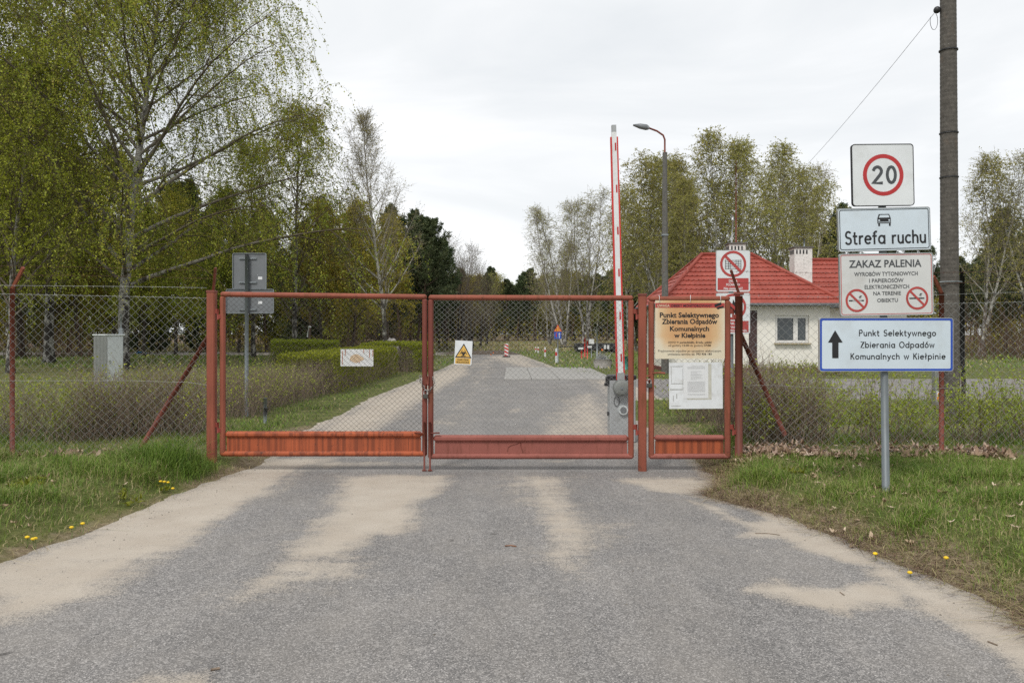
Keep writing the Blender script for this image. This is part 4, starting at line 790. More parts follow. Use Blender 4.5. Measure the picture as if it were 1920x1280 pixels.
for i, py in enumerate([685.5, 687.5, 689, 690.5, 696, 698, 701, 702.5, 705, 707, 709, 711]+[715+1.45*j for j in range(14)]+[738, 740]):
    x0 = 1289 if i > 11 or i < 4 else 1295; x1 = 1322 if i > 11 or i < 4 else 1297+rr.uniform(8, 22)
    if i == 0: x0, x1 = 1298, 1318
    x = x0
    while x < x1: L = rr.uniform(1.2, 4); patch(m, loc, x, py, min(x+L, x1), py+.6, -.0032); x += L+.6
put(m, 'printed_text', M['paper_line'], pg)
m = MB()
for x0, y0, x1, y1 in ((1257, 686, 1281, 687.2), (1258, 718, 1281, 719.4), (1256, 729, 1281, 730.6), (1258.5, 688, 1259.2, 717), (1262, 741, 1263, 752), (1268, 738, 1269.4, 747), (1258, 760, 1276, 760.8), (1280, 690, 1280.6, 728)): patch(m, loc, x0, y0, x1, y1, -.0009)
put(m, 'glue_mark', M['glue'], bt)
bh, loc, k = panel('biohazard_sign', 'small white sheet with a yellow biohazard triangle wired to the pink gate leaf', 'sign', 852.5, 638.5, 885, 683.5, GD-.03, M['sign_white'], rot=3.)
tri = lambda cx, cy, R_: [loc(cx+R_*math.sin(math.radians(a)), cy-R_*math.cos(math.radians(a))) for a in (0, 120, 240)]
m = MB(); q = tri(869, 661.5, 18); m.add([(a, -.001, b) for a, b in q], [(0, 1, 2)]); put(m, 'triangle_border', M['black'], bh)
m = MB(); q = tri(869, 661.5, 14.4); m.add([(a, -.0017, b) for a, b in q], [(0, 1, 2)]); put(m, 'yellow_triangle', M['yellow'], bh)
m = MB()
for kk in range(3):
    an = math.radians(120*kk); cx, cy = 869+3.1*math.sin(an), 662.6-3.1*math.cos(an)
    pts = [(cx+4.1*math.sin(an+math.radians(a)), cy-4.1*math.cos(an+math.radians(a))) for a in range(28, 333, 20)]; pin = [(cx+.5*math.sin(an)+2.7*math.sin(an+math.radians(a)), cy-.5*math.cos(an)-2.7*math.cos(an+math.radians(a))) for a in range(28, 333, 20)]
    L = [loc(*p) for p in pts]; I = [loc(*p) for p in pin]; n = len(L); m.add([(a, -.0024-.0001*kk, b) for a, b in L+I], [(i, i+1, n+i+1, n+i) for i in range(n-1)])
o_ = [loc(869+3.4*math.cos(a/8*math.pi), 662.6+3.4*math.sin(a/8*math.pi)) for a in range(16)]; i_ = [loc(869+2.5*math.cos(a/8*math.pi), 662.6+2.5*math.sin(a/8*math.pi)) for a in range(16)]
m.add([(a, -.0028, b) for a, b in o_+i_], [(i, (i+1) % 16, 16+(i+1) % 16, 16+i) for i in range(16)]); put(m, 'biohazard_symbol', M['black'], bh)
m = MB(); patch(m, loc, 854.5, 671, 883, 682, -.001); put(m, 'yellow_label', M['yellow'], bh)
words(bh, loc, k, 'ZAGROŻENIE', 858, 879.5, 671.6, 676, M['black'], .022, -.0018); words(bh, loc, k, 'BIOLOGICZNE', 857, 880.5, 677.2, 681, M['black'], .022, -.0018)
wr, loc, k = panel('blank_sign', 'small blank white sign with rust streaks wired to the orange gate leaf', 'sign', 638.5, 654.5, 700, 686.5, GD+.012, M['white_paint'], rot=.4)
m = MB()
for x, y0, y1 in ((642, 658, 684), (647.5, 655, 666), (682, 655, 662), (693, 655, 670), (699, 656, 668), (674, 670, 680)): patch(m, loc, x-.6, y0, x+.6, y1, -.0008)
put(m, 'rust_streak', simple('rust_orange', (.38, .10, .03)), wr)
m = MB(); bl = [(668+13*math.cos(a)*(1+.12*math.sin(3*a+1)), 672+7.5*math.sin(a)*(1+.15*math.cos(4*a))) for a in np.linspace(0, 6.28, 25)[:-1]]
m.add([(a, -.0009, b) for a, b in [loc(*p) for p in bl]], [tuple(range(24))]); put(m, 'rust_stain', simple('pale_rust_stain', (.58, .45, .30), sc=40, dirt=(.36, .12, .04), dstr=.9), wr)
# ================= traffic sign stack, right foreground =================
SDp = 6.95; sx = gx(1661, SDp); st = thing('traffic_sign', (sx, SDp+.03, gz(921, SDp)), 'four stacked road signs on one grey pole, the blue-edged arrow board lowest', 'road sign')
m = MB(); m.tube([(gx(1665, SDp), SDp+.035, gz(921, SDp)-.2), (gx(1656, SDp), SDp+.035, gz(280, SDp))], .0325, 14); m.build('pole', M['galv_post'], st)
def plate(root, px0, py0, px1, py1, D, rot, face, rim, back, rad, edge, eo, ei, emat, yaw=0.):
    cx, cz = (px0+px1)/2, (py0+py1)/2; k = D/F; w, h = (px1-px0)*k, (py1-py0)*k; mb = MB(); mb.ringp(rrect(0, 0, w, h, rad), rrect(0, 0, w-.012, h-.012, rad-.005), -.003, .022)
    o = mb.build('sign_plate', [rim], root, origin=(0, 0, 0)); o.location = Vector((gx(cx, D), D-.02, gz(cz, D)))-root.location; o.rotation_euler = (0, math.radians(rot), math.radians(yaw))
    f = MB(); f.prism(rrect(0, 0, w-.0125, h-.0125, rad-.005), 0, .004); put(f, 'sign_face', face, o)
    if edge:
        e = MB(); e.ringp(rrect(0, 0, w-2*eo, h-2*eo, rad*.8), rrect(0, 0, w-2*ei, h-2*ei, rad*.6), -.0012, -.0004); put(e, 'border', emat, o)
    return o, (lambda px, py: ((px-cx)*k, -(py-cz)*k)), k
p1, loc, k = plate(st, 1594, 271, 1713, 387, SDp, -1.2, M['sign_white'], M['black'], 0, .03, False, 0, 0, None, 3)
m = MB(); c = loc(1654, 329); m.ringp(circ(*c, 39*k), circ(*c, 31.5*k), -.0014, -.0006); put(m, 'red_ring', M['sign_red'], p1)
a, b = loc(1631, 347), loc(1681, 312); mb = pen_text('2', a[0]+3*k, a[0]+21*k, a[1]+3*k, 30*k, -.0016, 5.7*k); put(mb, 'lettering', M['text_grey'], p1)
mb = pen_text('0', a[0]+29.5*k, a[0]+47.5*k, a[1]+3.5*k, 29.5*k, -.0016, 5.7*k); put(mb, 'lettering', M['text_grey'], p1)
p2, loc, k = plate(st, 1567.5, 390, 1745, 470.5, SDp, -1.7, M['sign_blueish'], M['alu_edge'], 0, .022, True, .014, .020, M['black'], 3)
b = loc(1581, 457); e = loc(1735, 457); put(pen_text('Strefa ruchu', b[0], e[0], b[1], 23.5*k, -.0016, 3.5*k, .18, .5), 'lettering', M['black'], p2)
m = MB(); L = lambda pts, y=-.0014: m.add([(a, y, b) for a, b in [loc(*p) for p in pts]], [tuple(range(len(pts)))])
L([(1646, 402), (1666, 402), (1669, 410.5), (1643, 410.5)]); L([(1643, 410.2), (1669, 410.2), (1669, 419.5), (1643, 419.5)], -.0013); L([(1644.5, 419.5), (1648, 419.5), (1648, 424.5), (1644.5, 424.5)]); L([(1665, 419.5), (1668.5, 419.5), (1668.5, 424.5), (1665, 424.5)]); cs = put(m, 'car_symbol', M['black'], p2)
m = MB(); L([(1648, 403.8), (1664.5, 403.8), (1666.2, 408.6), (1646, 408.6)], -.0022); L([(1644, 416.8), (1668, 416.8), (1668, 417.8), (1644, 417.8)], -.0022)
for cx_ in (1646.4, 1665.8): c = loc(cx_, 413.6); m.add([(a, -.0023, b) for a, b in circ(*c, 1.7*k, 12)], [tuple(range(12))])
put(m, 'car_detail', M['sign_blueish'], p2)
p3, loc, k = plate(st, 1570.5, 475, 1750, 591.5, SDp, -1.1, M['sign_grey'], M['alu_edge'], 0, .022, True, .012, .017, M['sign_red'], 3)
for s, x0, x1, y0, y1, bo in (('ZAKAZ PALENIA', 1589, 1728, 487.5, 501.5, .02), ('WYROBÓW TYTONIOWYCH', 1598.5, 1720.5, 508, 517.5, .014), ('I PAPIEROSÓW', 1627, 1693, 520.5, 529.8, .014), ('ELEKTRONICZNYCH', 1618, 1703.5, 534, 541.5, .014), ('NA TERENIE', 1634.5, 1687.5, 546.5, 553.5, .014), ('OBIEKTU', 1641.5, 1681.5, 559.5, 566.5, .014)):
    words(p3, loc, k, s, x0, x1, y0, y1, M['text_grey'], bo, -.0016)
for cx_, cz_ in ((1602.5, 562.5), (1718.5, 560)):
    c = loc(cx_, cz_); m = MB(); m.ringp(circ(*c, 21.5*k), circ(*c, 17.5*k), -.0024, -.0016); d = 13.5*k
    m.add([(c[0]-d*1.0-1.4*k, -.0023, c[1]+d-1.4*k), (c[0]-d+1.4*k, -.0023, c[1]+d+1.4*k), (c[0]+d+1.4*k, -.0023, c[1]-d+1.4*k), (c[0]+d-1.4*k, -.0023, c[1]-d-1.4*k)], [(0, 1, 2, 3)]); rs = put(m, 'prohibition_ring', M['sign_redf'], p3)
    m = MB(); x0, z0 = c; m.add([(x0-15*k, -.0013, z0-1.5*k), (x0+14*k, -.0013, z0-1.5*k), (x0+14*k, -.0013, z0+1*k), (x0-15*k, -.0013, z0+1*k)], [(0, 1, 2, 3)])
    for q in (0, 2.2): m.tube([(x0+(6+q)*k, -.0014, z0+4*k), (x0+(4.5+q)*k, -.0014, z0+6.4*k), (x0+(7.5+q)*k, -.0014, z0+9*k)], .0025, 4)
    put(m, 'cigarette_symbol', M['black'], p3)
    if cx_ < 1650: m = MB(); m.add([(x0-8*k, -.0016, z0-.8*k), (x0+9*k, -.0016, z0-.8*k), (x0+9*k, -.0016, z0+.4*k), (x0-8*k, -.0016, z0+.4*k)], [(0, 1, 2, 3)]); put(m, 'cigarette_paper', M['sign_grey'], p3)
p4, loc, k = plate(st, 1532.5, 595.5, 1787.5, 696, SDp, -.0, M['sign_blueish'], M['alu_edge'], 0, .022, True, .006, .024, M['sign_blue'], 2)
for s, x0, x1, zb2 in (('Punkt Selektywnego', 1608, 1754, 629.5), ('Zbierania Odpadów', 1611, 1751, 651.5), ('Komunalnych w Kiełpinie', 1592, 1772, 673)):
    b = loc(x0, zb2); e = loc(x1, zb2); put(pen_text(s, b[0], e[0], b[1], 10.8*k, -.0016, 1.75*k, .2, .55), 'lettering', M['black'], p4)
m = MB(); L([(1562.5, 619), (1577, 642), (1569, 642), (1569, 671), (1557, 671), (1557, 642), (1549, 642)]); put(m, 'arrow', M['black'], p4)
for py in (300, 358, 408, 452, 492, 575, 612, 680):
    m = MB(); m.box((gx(1661, SDp), SDp+.012, gz(py, SDp)), (.22, .012, .03)); m.build('bracket', M['galv'], st)
# ================= back of the sign beyond the left leaf =================
BD = gd(780, .05); bs = thing('sign_back', (gx(462, BD), BD, gzf(gx(462, BD), BD)), 'grey back of two sign plates on a pole behind the orange gate leaf', 'road sign')
m = MB(); m.tube([(gx(462, BD), BD, -.1), (gx(463, BD), BD, gz(480, BD))], .034, 12); m.build('pole', M['galv_post'], bs)
m = MB(); m.tube([(gx(463, BD), BD, gz(480.5, BD)), (gx(463, BD), BD, gz(477.5, BD))], .037, 10); m.build('pole_cap', M['rubber'], bs)
for (x0, y0, x1, y1, sty) in ((434.5, 474, 498, 542, (522, 530)), (422, 541.5, 512, 587.5, (568, 575))):
    cx, cz = (x0+x1)/2, (y0+y1)/2; k = BD/F; mb = MB(); mb.prism(rrect(gx(cx, BD), gz(cz, BD), (x1-x0)*k, (y1-y0)*k, .03), BD+.055, BD+.06); pl = mb.build('sign_plate', M['sign_back'], bs)
    mb = MB(); mb.ringp(rrect(gx(cx, BD), gz(cz, BD), (x1-x0)*k, (y1-y0)*k, .03), rrect(gx(cx, BD), gz(cz, BD), (x1-x0)*k-.02, (y1-y0)*k-.02, .022), BD+.035, BD+.054); mb.build('rim', M['galv'], pl)
    mb = MB(); a = P3(x0+50 if x0 > 430 else x0+62, sty[0]-8, BD+.05); mb.box((gx(x1-12 if x0 > 430 else x1-26, BD), BD+.053, gz(sty[0]-1, BD)), (.075, .002, .05)); mb.build('sticker', M['paper'], pl)
    for py in ((484, 529) if x0 > 430 else (580,)):
        mb = MB(); mb.box((gx(463, BD), BD+.038, gz(py, BD)), (.32, .014, .028)); 
        for q in (-.13, -.09, .09, .13): mb.box((gx(463, BD)+q, BD+.028, gz(py, BD)), (.02, .008, .018))
        mb.build('bracket', M['galv'], pl)
MDk = gd(800, .04); mk = thing('marker_post', (gx(497, MDk), MDk, gzf(gx(497, MDk), MDk)), 'short grey pipe with a valve standing in the verge behind the orange leaf', 'post')
m = MB(); m.tube([(gx(497, MDk), MDk, -.1), (gx(497.5, MDk), MDk, gz(746, MDk))], .028, 10); m.build('pipe', M['galv'], mk); m = MB(); m.tube([(gx(498, MDk), MDk-.03, gz(776, MDk)), (gx(500, MDk), MDk-.04, gz(764, MDk))], .03, 8); m.build('valve', M['rubber'], mk)
# ================= fire-road sign pair behind the right post =================
FD = 14.0; fs_ = thing('fire_road_sign', (gx(1373, FD), FD+.04, gzf(gx(1373, FD), FD)), 'two stacked red and white prohibition signs on a grey pole behind the right gate post', 'road sign')
m = MB(); m.tube([(gx(1372, FD), FD+.05, -.05), (gx(1372, FD), FD+.05, gz(480, FD))], .045, 10); m.build('pole', M['galv_post'], fs_)
for j, (x0, y0, x1, y1) in enumerate(((1342, 469, 1406, 547), (1342, 549, 1406, 626))):
    pl, loc, k = plate(fs_, x0, y0, x1, y1, FD, 0, M['sign_white'], M['alu_edge'], 0, .035, False, 0, 0, None)
    m = MB(); c = loc(1374, y0+26); m.ringp(circ(*c, 24.5*k), circ(*c, 20*k), -.004, -.0016); d = 15*k; w = 1.8*k
    m.add([(c[0]-d-w, -.0035, c[1]+d-w), (c[0]-d+w, -.0035, c[1]+d+w), (c[0]+d+w, -.0035, c[1]-d+w), (c[0]+d-w, -.0035, c[1]-d-w)], [(0, 1, 2, 3)]); put(m, 'prohibition_ring', M['sign_redf'], pl)
    m = MB(); patch(m, loc, x0+3, y0+52.5, x1-3, y1-3, -.0012); put(m, 'red_field', M['sign_redf'], pl)
    if j == 0:
        m = MB()
        for z_ in range(6): patch(m, loc, 1359, y0+19+z_*3.2, 1389, y0+19.8+z_*3.2, -.002)
        for x_ in (1359, 1365, 1368, 1379, 1383, 1388.3): patch(m, loc, x_, y0+18, x_+.9, y0+36, -.0023)
        put(m, 'goods_symbol', M['black'], pl); tx = (('DROGA', 1366, 1382, 524.5, 529), ('POŻAROWA', 1361, 1387, 529.8, 536), ('Nie zastawiać!', 1356.5, 1391.5, 538, 543))
    else:
        m = MB(); m.add([(a, -.002, b) for a, b in [loc(*p) for p in ((1368, y0+38), (1364, y0+30), (1368, y0+22), (1371, y0+27), (1374, y0+12), (1379, y0+22), (1380, y0+27), (1383, y0+22), (1385, y0+31), (1380, y0+38))]], [tuple(range(10))]); put(m, 'flame_symbol', M['black'], pl)
        tx = (('ZAKAZ', 1363, 1385, 604, 608.5), ('UŻYWANIA', 1360, 1388, 610, 615.5), ('OTWARTEGO OGNIA', 1348, 1400, 617.5, 622))
    for s, a0, a1, b0, b1 in tx: words(pl, loc, k, s, a0, a1, b0, b1, M['paper'], .022, -.003)
# ================= barrier =================
DB = 11.3; br = thing('barrier', (gx(1163, DB), DB, 0), 'raised white barrier arm with red edges on a grey housing behind the pink leaf', 'barrier')
kb = DB/F
def bx(m, x0, y0, x1, y1, y, d, bev=.006): return m.box(((gx(x0, DB)+gx(x1, DB))/2, y+d/2, (gz(y0, DB)+gz(y1, DB))/2), ((x1-x0)*kb, d, (y1-y0)*kb), bev=bev)
m = MB(); bx(m, 1143.5, 712, 1192, 829.5, DB, .3, .012); m.build('housing', M['grey_box'], br)
m = MB(); bx(m, 1142, 703.5, 1193.5, 711.5, DB-.01, .33, .01); m.build('top_cover', M['black_plastic'], br)
m = MB(); bx(m, 1136.5, 706, 1142.5, 722.5, DB+.04, .06); bx(m, 1134.5, 718, 1143, 724, DB+.03, .09); m.build('photocell', M['black_plastic'], br)
hub = Vector((gx(1163.5, DB), DB-.06, gz(726, DB)))
m = MB(); m.tube([hub+Vector((0, -.05, 0)), hub+Vector((0, .06, 0))], .115, 20); m.ball(hub+Vector((0, -.05, 0)), (.112, .03, .112), 18, 8); m.build('drive_hub', M['cab_side'], br)
m = MB(); m.tube([hub+Vector((0, -.085, 0)), hub+Vector((0, -.06, 0))], .022, 12); m.build('hub_bolt', M['galv'], br)
top = P3(1149.8, 243, DB); base = P3(1162.5, 712, DB); ax = (top-base).normalized(); side = Vector((ax.z, 0, -ax.x)); Lb = (top-base).length
def strip(m, s0, s1, w0, w1, y0, y1):
    """slab along the arm from s0 to s1 (0..1 of its length), between offsets w0, w1 across"""
    tw = lambda s: 1-.12*s
    vs = [base+ax*Lb*s+side*w*tw(s)+Vector((0, y, 0)) for s in (s0, s1) for w in (w0, w1) for y in (y0, y1)]; return m.add(vs, [(0, 1, 3, 2), (4, 6, 7, 5), (0, 4, 5, 1), (2, 3, 7, 6), (0, 2, 6, 4), (1, 5, 7, 3)])
m = MB(); strip(m, -.045, 0.985, -.037, .037, -.09, -.03); m.build('arm', M['white_paint'], br)
for s_ in (-1, 1): m = MB(); strip(m, .002, .965, s_*.038, s_*.061, -.088, -.032); m.build('red_edge_strip', M['red_paint'], br)
m = MB(); strip(m, .985, 1.012, -.036, .036, -.092, -.028); m.build('end_cap', M['grey_box'], br)
m = MB(); strip(m, -.055, .03, -.052, .052, -.105, -.091); m.build('arm_clamp', M['grey_box'], br)
for py in (278, 356, 434, 512, 592, 670):
    s = (gz(py, DB)-base.z)/(top.z-base.z); m = MB(); strip(m, s-.0155, s+.0155, .004, .027, -.0925, -.0905); m.build('red_marking', M['sign_red'], br)
m = MB(); c = Vector((gx(1168, DB), DB-.03, gz(768, DB))); m.tube([c+Vector((0, .03, 0)), c+Vector((0, -.012, 0))], .068, 20); m.build('lamp_ring', M['cab_white'], br)
m = MB(); m.tube([c+Vector((0, -.013, 0)), c+Vector((0, -.02, 0))], .045, 18); m.build('lamp_lens', M['lamp_grey'], br)
m = MB(); m.tube([(gx(1156+5*math.sin(a)*1.0, DB), DB-.012, gz(752-10*math.cos(a)*.9, DB)) for a in np.linspace(.3, 6.0, 14)], .004, 5); m.build('cable_loop', M['cable'], br)
m = MB(); m.tube([(gx(1144, DB), DB+.06, gz(776, DB)), (gx(1139.5, DB), DB+.06, gz(776, DB))], .03, 10); m.build('side_button', M['black_plastic'], br)
# ================= white electric cabinet behind the left fence =================
DCb = 19.5; cb = thing('electric_cabinet', (gx(190, DCb), DCb, gzf(gx(190, DCb), DCb)), 'pale grey electricity cabinet standing in front of the thick birch trunk', 'cabinet')
Mz = Matrix.Rotation(math.radians(60), 3, 'Z'); zc = gzf(gx(190, DCb), DCb); hC = gz(629, DCb)-zc; cc = Vector((gx(192, DCb), DCb+.3, 0))
m = MB(); m.box(cc+Vector((0, 0, zc+hC/2)), (.42, .55, hC), Mz, .006); m.build('cabinet_body', M['cab_white'], cb)
m = MB(); m.box(cc+Vector((0, 0, zc+hC+.015)), (.48, .61, .035), Mz, .008); m.build('lid', M['cab_white'], cb)
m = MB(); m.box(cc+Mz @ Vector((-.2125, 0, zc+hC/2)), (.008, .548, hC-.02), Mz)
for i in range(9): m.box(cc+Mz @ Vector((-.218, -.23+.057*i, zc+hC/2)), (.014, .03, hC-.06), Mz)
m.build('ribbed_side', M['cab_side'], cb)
m = MB(); m.box(cc+Mz @ Vector((0, -.279, zc+hC/2)), (.36, .008, hC-.1), Mz, .003); dr = m.build('door', M['cab_white'], cb); m = MB(); m.box(cc+Mz @ Vector((-.15, -.287, zc+hC*.55)), (.02, .012, .09), Mz); m.build('handle', M['galv'], dr)
m = MB(); m.tube([(gx(205, DCb+.4), DCb+1.0, gz(645, DCb+.9)), (gx(205, DCb+.4), DCb+1.0, gz(588, DCb+.9))], .02, 8); m.box((gx(205, DCb+.4), DCb+1.0, gz(622, DCb+.9)), (.1, .06, .18)); tag(m.build('vent_pipe', M['galv'], None, origin=(gx(205, DCb), DCb+1.0, 0)), 'thin grey pipe standing just behind the pale electricity cabinet', 'pipe')
# ================= utility pole =================
UD = 12.6; ub = gzf(gx(1782, UD), UD); up = thing('utility_pole', (gx(1780, UD), UD, ub), 'tall dark concrete utility pole with black cables behind the right fence', 'utility pole')
m = MB(); a0 = Vector((gx(1782, UD), UD, ub-.3)); a1 = Vector((gx(1776, UD), UD, gz(-330, UD))); nr = 280; pts = []; rs = []
for i in range(nr+1):
    s = i/nr; pts.append(a0+(a1-a0)*s); rs.append((.142-.035*s)*(1+(.009 if i % 2 else -.009)))
m.tube(pts, rs, 18, smooth=False); m.build('shaft', M['pole_conc'], up)
for py in (95, 250, 333): m = MB(); c = a0+(a1-a0)*((gz(py, UD)-a0.z)/(a1.z-a0.z)); m.tube([c-Vector((0, 0, .008)), c+Vector((0, 0, .008))], .140, 18); m.build('steel_band', M['black_plastic'], up)
m = MB(); c = Vector((gx(1780, UD), UD, gz(529, UD))); m.tube([c+Vector((-.165, -.03, .0)), c+Vector((-.13, -.12, 0)), c+Vector((0, -.165, 0)), c+Vector((.14, -.1, .0)), c+Vector((.165, 0, 0))], .010, 6); m.build('clamp', M['galv'], up)
for j in range(3):
    m = MB(); xo = .155+.026*j; m.tube([(gx(1781, UD)+xo+.0, UD-.03, gz(503+7*j, UD)), (gx(1781, UD)+xo, UD-.03, gz(680, UD)), (gx(1781, UD)+xo+.02, UD-.03, gz(720, UD)), (gx(1781, UD)+xo-.01, UD-.03, ub-.05)], .012, 7); m.build('cable', M['cable'], up)
m = MB(); bxx = Vector((gx(1754, UD), UD-.05, gz(722, UD))); m.box(bxx, (.12, .12, .62), bev=.008); mbx = m.build('meter_box', M['cab_side'], up)
m = MB(); m.add([tuple(bxx+Vector(v)) for v in ((-.045, -.062, -.25), (.045, -.062, -.25), (.045, -.062, -.08), (-.045, -.062, -.08))], [(0, 1, 2, 3)]); m.build('sticker', M['paper'], mbx)
m = MB(); m.add([tuple(bxx+Vector(v)) for v in ((-.036, -.064, -.15), (.036, -.064, -.15), (0, -.064, -.09))], [(0, 1, 2)]); m.add([tuple(bxx+Vector(v)) for v in ((-.036, -.064, -.23), (.036, -.064, -.23), (.036, -.064, -.17), (-.036, -.064, -.17))], [(0, 1, 2, 3)]); m.build('yellow_warning', M['amber'], mbx)
m = MB(); m.ball(P3(1757, 19, UD), .055, 10, 7); m.tube([P3(1757, 19, UD), P3(1766, 16, UD)], .018, 6); m.build('insulator', M['black_plastic'], up)
wq = [P3(1755, 21, UD), P3(1640, 155, 18.), P3(1520, 292, 25.), P3(1385, 425, 33.3)]
m = MB(); m.tube([wq[0].lerp(wq[3], s)-Vector((0, 0, 1.)) * (4*s*(1-s)*.35) for s in np.linspace(0, 1, 24)], .0035, 4); tag(m.build('overhead_wire', M['cable'], None, origin=tuple(wq[0])), 'thin black wire running from the tall pole towards the house mast', 'wire')
m = MB(); m.tube([P3(1757, 21, UD)+Vector((.1*math.sin(a)*.6-.05, 0, -.16+.1*math.cos(a)*1.4)) for a in np.linspace(0, 5.2, 12)], .004, 4); m.build('cable', M['cable'], up)
# ================= street lamp =================
LD = 30.2; lb = gzf(gx(1247, LD), LD); sl = thing('street_lamp', (gx(1247, LD), LD, lb), 'old concrete street lamp with a bent rusty arm in front of the house', 'street lamp')
m = MB(); m.tube([(gx(1247, LD), LD, lb-.3), (gx(1246.5, LD), LD, gz(286, LD))], [.15, .085], 8, smooth=False); m.build('shaft', M['lamp_conc'], sl)
m = MB(); m.tube([P3(*p, LD) for p in ((1246.5, 292), (1246.5, 262), (1243.5, 254), (1232, 246), (1216, 240))], .035, 8); m.build('arm', M['gate_dark'], sl)
m = MB(); hd = [P3(1217, 240.5, LD), P3(1212, 239, LD), P3(1200, 236.8, LD), P3(1187, 234.8, LD)]; m.tube(hd, [.06, .11, .10, .03], 10); m.build('lamp_head', M['lamp_grey'], sl)
m = MB(); m.box(P3(1246.5, 441, LD), (.24, .22, .07), bev=.01); m.build('steel_band', M['galv'], sl)
# ================= house =================
HD = 31.0; hx0, hx1 = gx(1251, HD), gx(1556, HD); hyb = 35.6; zE = 2.66; OH = .38
hs = thing('house', ((hx0+hx1)/2, HD, 0), 'cream single-storey house with a red metal tile hip roof right of the gate', 'house')
def wall_with_hole(m, xa, xb, z0, z1, y, holes, th=.25):
    xs = sorted({xa, xb, *[h[0] for h in holes], *[h[1] for h in holes]}); 
    for a, b in zip(xs[:-1], xs[1:]):
        hh = [h for h in holes if h[0] <= a+1e-6 and h[1] >= b-1e-6]
        if hh: h = hh[0]; m.box(((a+b)/2, y+th/2, (z0+h[2])/2), (b-a, th, h[2]-z0)); m.box(((a+b)/2, y+th/2, (h[3]+z1)/2), (b-a, th, z1-h[3]))
        else: m.box(((a+b)/2, y+th/2, (z0+z1)/2), (b-a, th, z1-z0))
wx0, wx1, wz0, wz1 = gx(1453.5, HD), gx(1517, HD), gz(643, HD), gz(591, HD)
dx0, dx1, dz1 = gx(1404, HD), gx(1420, HD), gz(582, HD)
m = MB(); wall_with_hole(m, hx0, hx1, .20, zE, HD, [(wx0, wx1, wz0, wz1), (dx0, dx1, .202, dz1)]); m.box((hx0+.125, (HD+.25+hyb)/2, (zE+.2)/2), (.25, hyb-HD-.25, zE-.2)); m.box((hx1-.125, (HD+.25+hyb)/2, (zE+.2)/2), (.25, hyb-HD-.25, zE-.2)); m.build('wall', M['plaster'], hs)
m = MB(); m.box(((hx0+hx1)/2, (HD+hyb)/2, .05), (hx1-hx0+.06, hyb-HD+.06, .32)); m.build('plinth', M['plinth'], hs)
m = MB(); m.box(((dx0+dx1)/2, HD+.08, (.2+dz1)/2), (dx1-dx0-.01, .06, dz1-.21)); dd = m.build('door', M['door_brown'], hs)
m = MB(); m.box((dx1-.05, HD+.03, 1.1), (.02, .05, .12)); m.build('handle', M['galv'], dd)
def window(parent, x0, x1, z0, z1, y, split):
    f = MB(); w = .065
    for a, b, c, d in ((x0, x0+w, z0, z1), (x1-w, x1, z0, z1), (x0+w, x1-w, z0, z0+w), (x0+w, x1-w, z1-w, z1)): f.box(((a+b)/2, y, (c+d)/2), (b-a, .06, d-c))
    xm = x0+(x1-x0)*split; f.box((xm, y, (z0+z1)/2), (.10, .06, z1-z0-2*w)); o = f.build('window', M['pvc'], parent)
    for a, b in ((x0+w, xm-.05), (xm+.05, x1-w)):
        g_ = MB(); g_.box(((a+b)/2, y+.015, (z0+z1)/2), (b-a, .008, z1-z0-2*w)); g_.build('pane', M['glass'], o)
        c_ = MB(); c_.ringp([(a, z0+w), (b, z0+w), (b, z1-w), (a, z1-w)], [(a+.035, z0+w+.035), (b-.035, z0+w+.035), (b-.035, z1-w-.035), (a+.035, z1-w-.035)], y-.03, y+.009); c_.build('casement', M['pvc'], o)
    s_ = MB(); s_.box(((x0+x1)/2, y-.13, z0-.025), (x1-x0+.1, .26, .04)); s_.build('sill', M['sill'], o)
window(hs, wx0+.005, wx1-.005, wz0+.005, wz1-.005, HD+.1, .62)
m = MB(); m.box(((hx0+hx1)/2, HD-OH/2, zE-.02), (hx1-hx0+2*OH, OH, .03)); m.box((hx0-OH/2, (HD+hyb)/2+.0, zE-.0205), (OH, hyb-HD, .03)); m.build('soffit', M['soffit'], hs)
def tile_face(root, A, B, C, D_, rows, first=0):
    """eave A->B, ridge D_->C. each course is a pressed sheet with waves and a stepped lower lip"""
    A, B, C, D_ = map(Vector, (A, B, C, D_)); e = (B-A).normalized(); up_ = ((D_+C)/2-(A+B)/2); up_ -= e*up_.dot(e); Ls = up_.length; up_.normalize(); nn = e.cross(up_).normalized()
    if nn.z < 0: nn = -nn
    for r_ in range(rows):
        v0, v1 = r_/rows, (r_+1)/rows; g = []
        for vi, (v, lift) in enumerate(((v0, .004), (v0, .040), (v0+(v1-v0)*.5, .026), (v1+.002, .006))):
            lft = A.lerp(D_, min(v, 1)); rgt = B.lerp(C, min(v, 1)); W_ = (rgt-lft).length; n = max(4, int((B-A).length/.045)); rowp = []
            for i in range(n+1):
                p = lft.lerp(rgt, i/n); u = (p-A).dot(e); wv = .024*abs(math.sin(math.pi*u/.20))
                q = p+nn*(lift+wv)-up_*(0.075*(abs(math.sin(math.pi*u/.20))-.5)*(vi < 2)); rowp.append(q)
            g.append(rowp)
        nn_ = len(g[0]); vs = [p for rw in g for p in rw]; fs = [(j*nn_+i, j*nn_+i+1, (j+1)*nn_+i+1, (j+1)*nn_+i) for j in range(3) for i in range(nn_-1)]
        mm = MB(); mm.add(vs, fs, False); o = mm.build('tile_course', M['roof'], root)
def cap(root, pts): m = MB(); m.tube(pts, .085, 8); return m.build('ridge_cap', M['roof'], root)
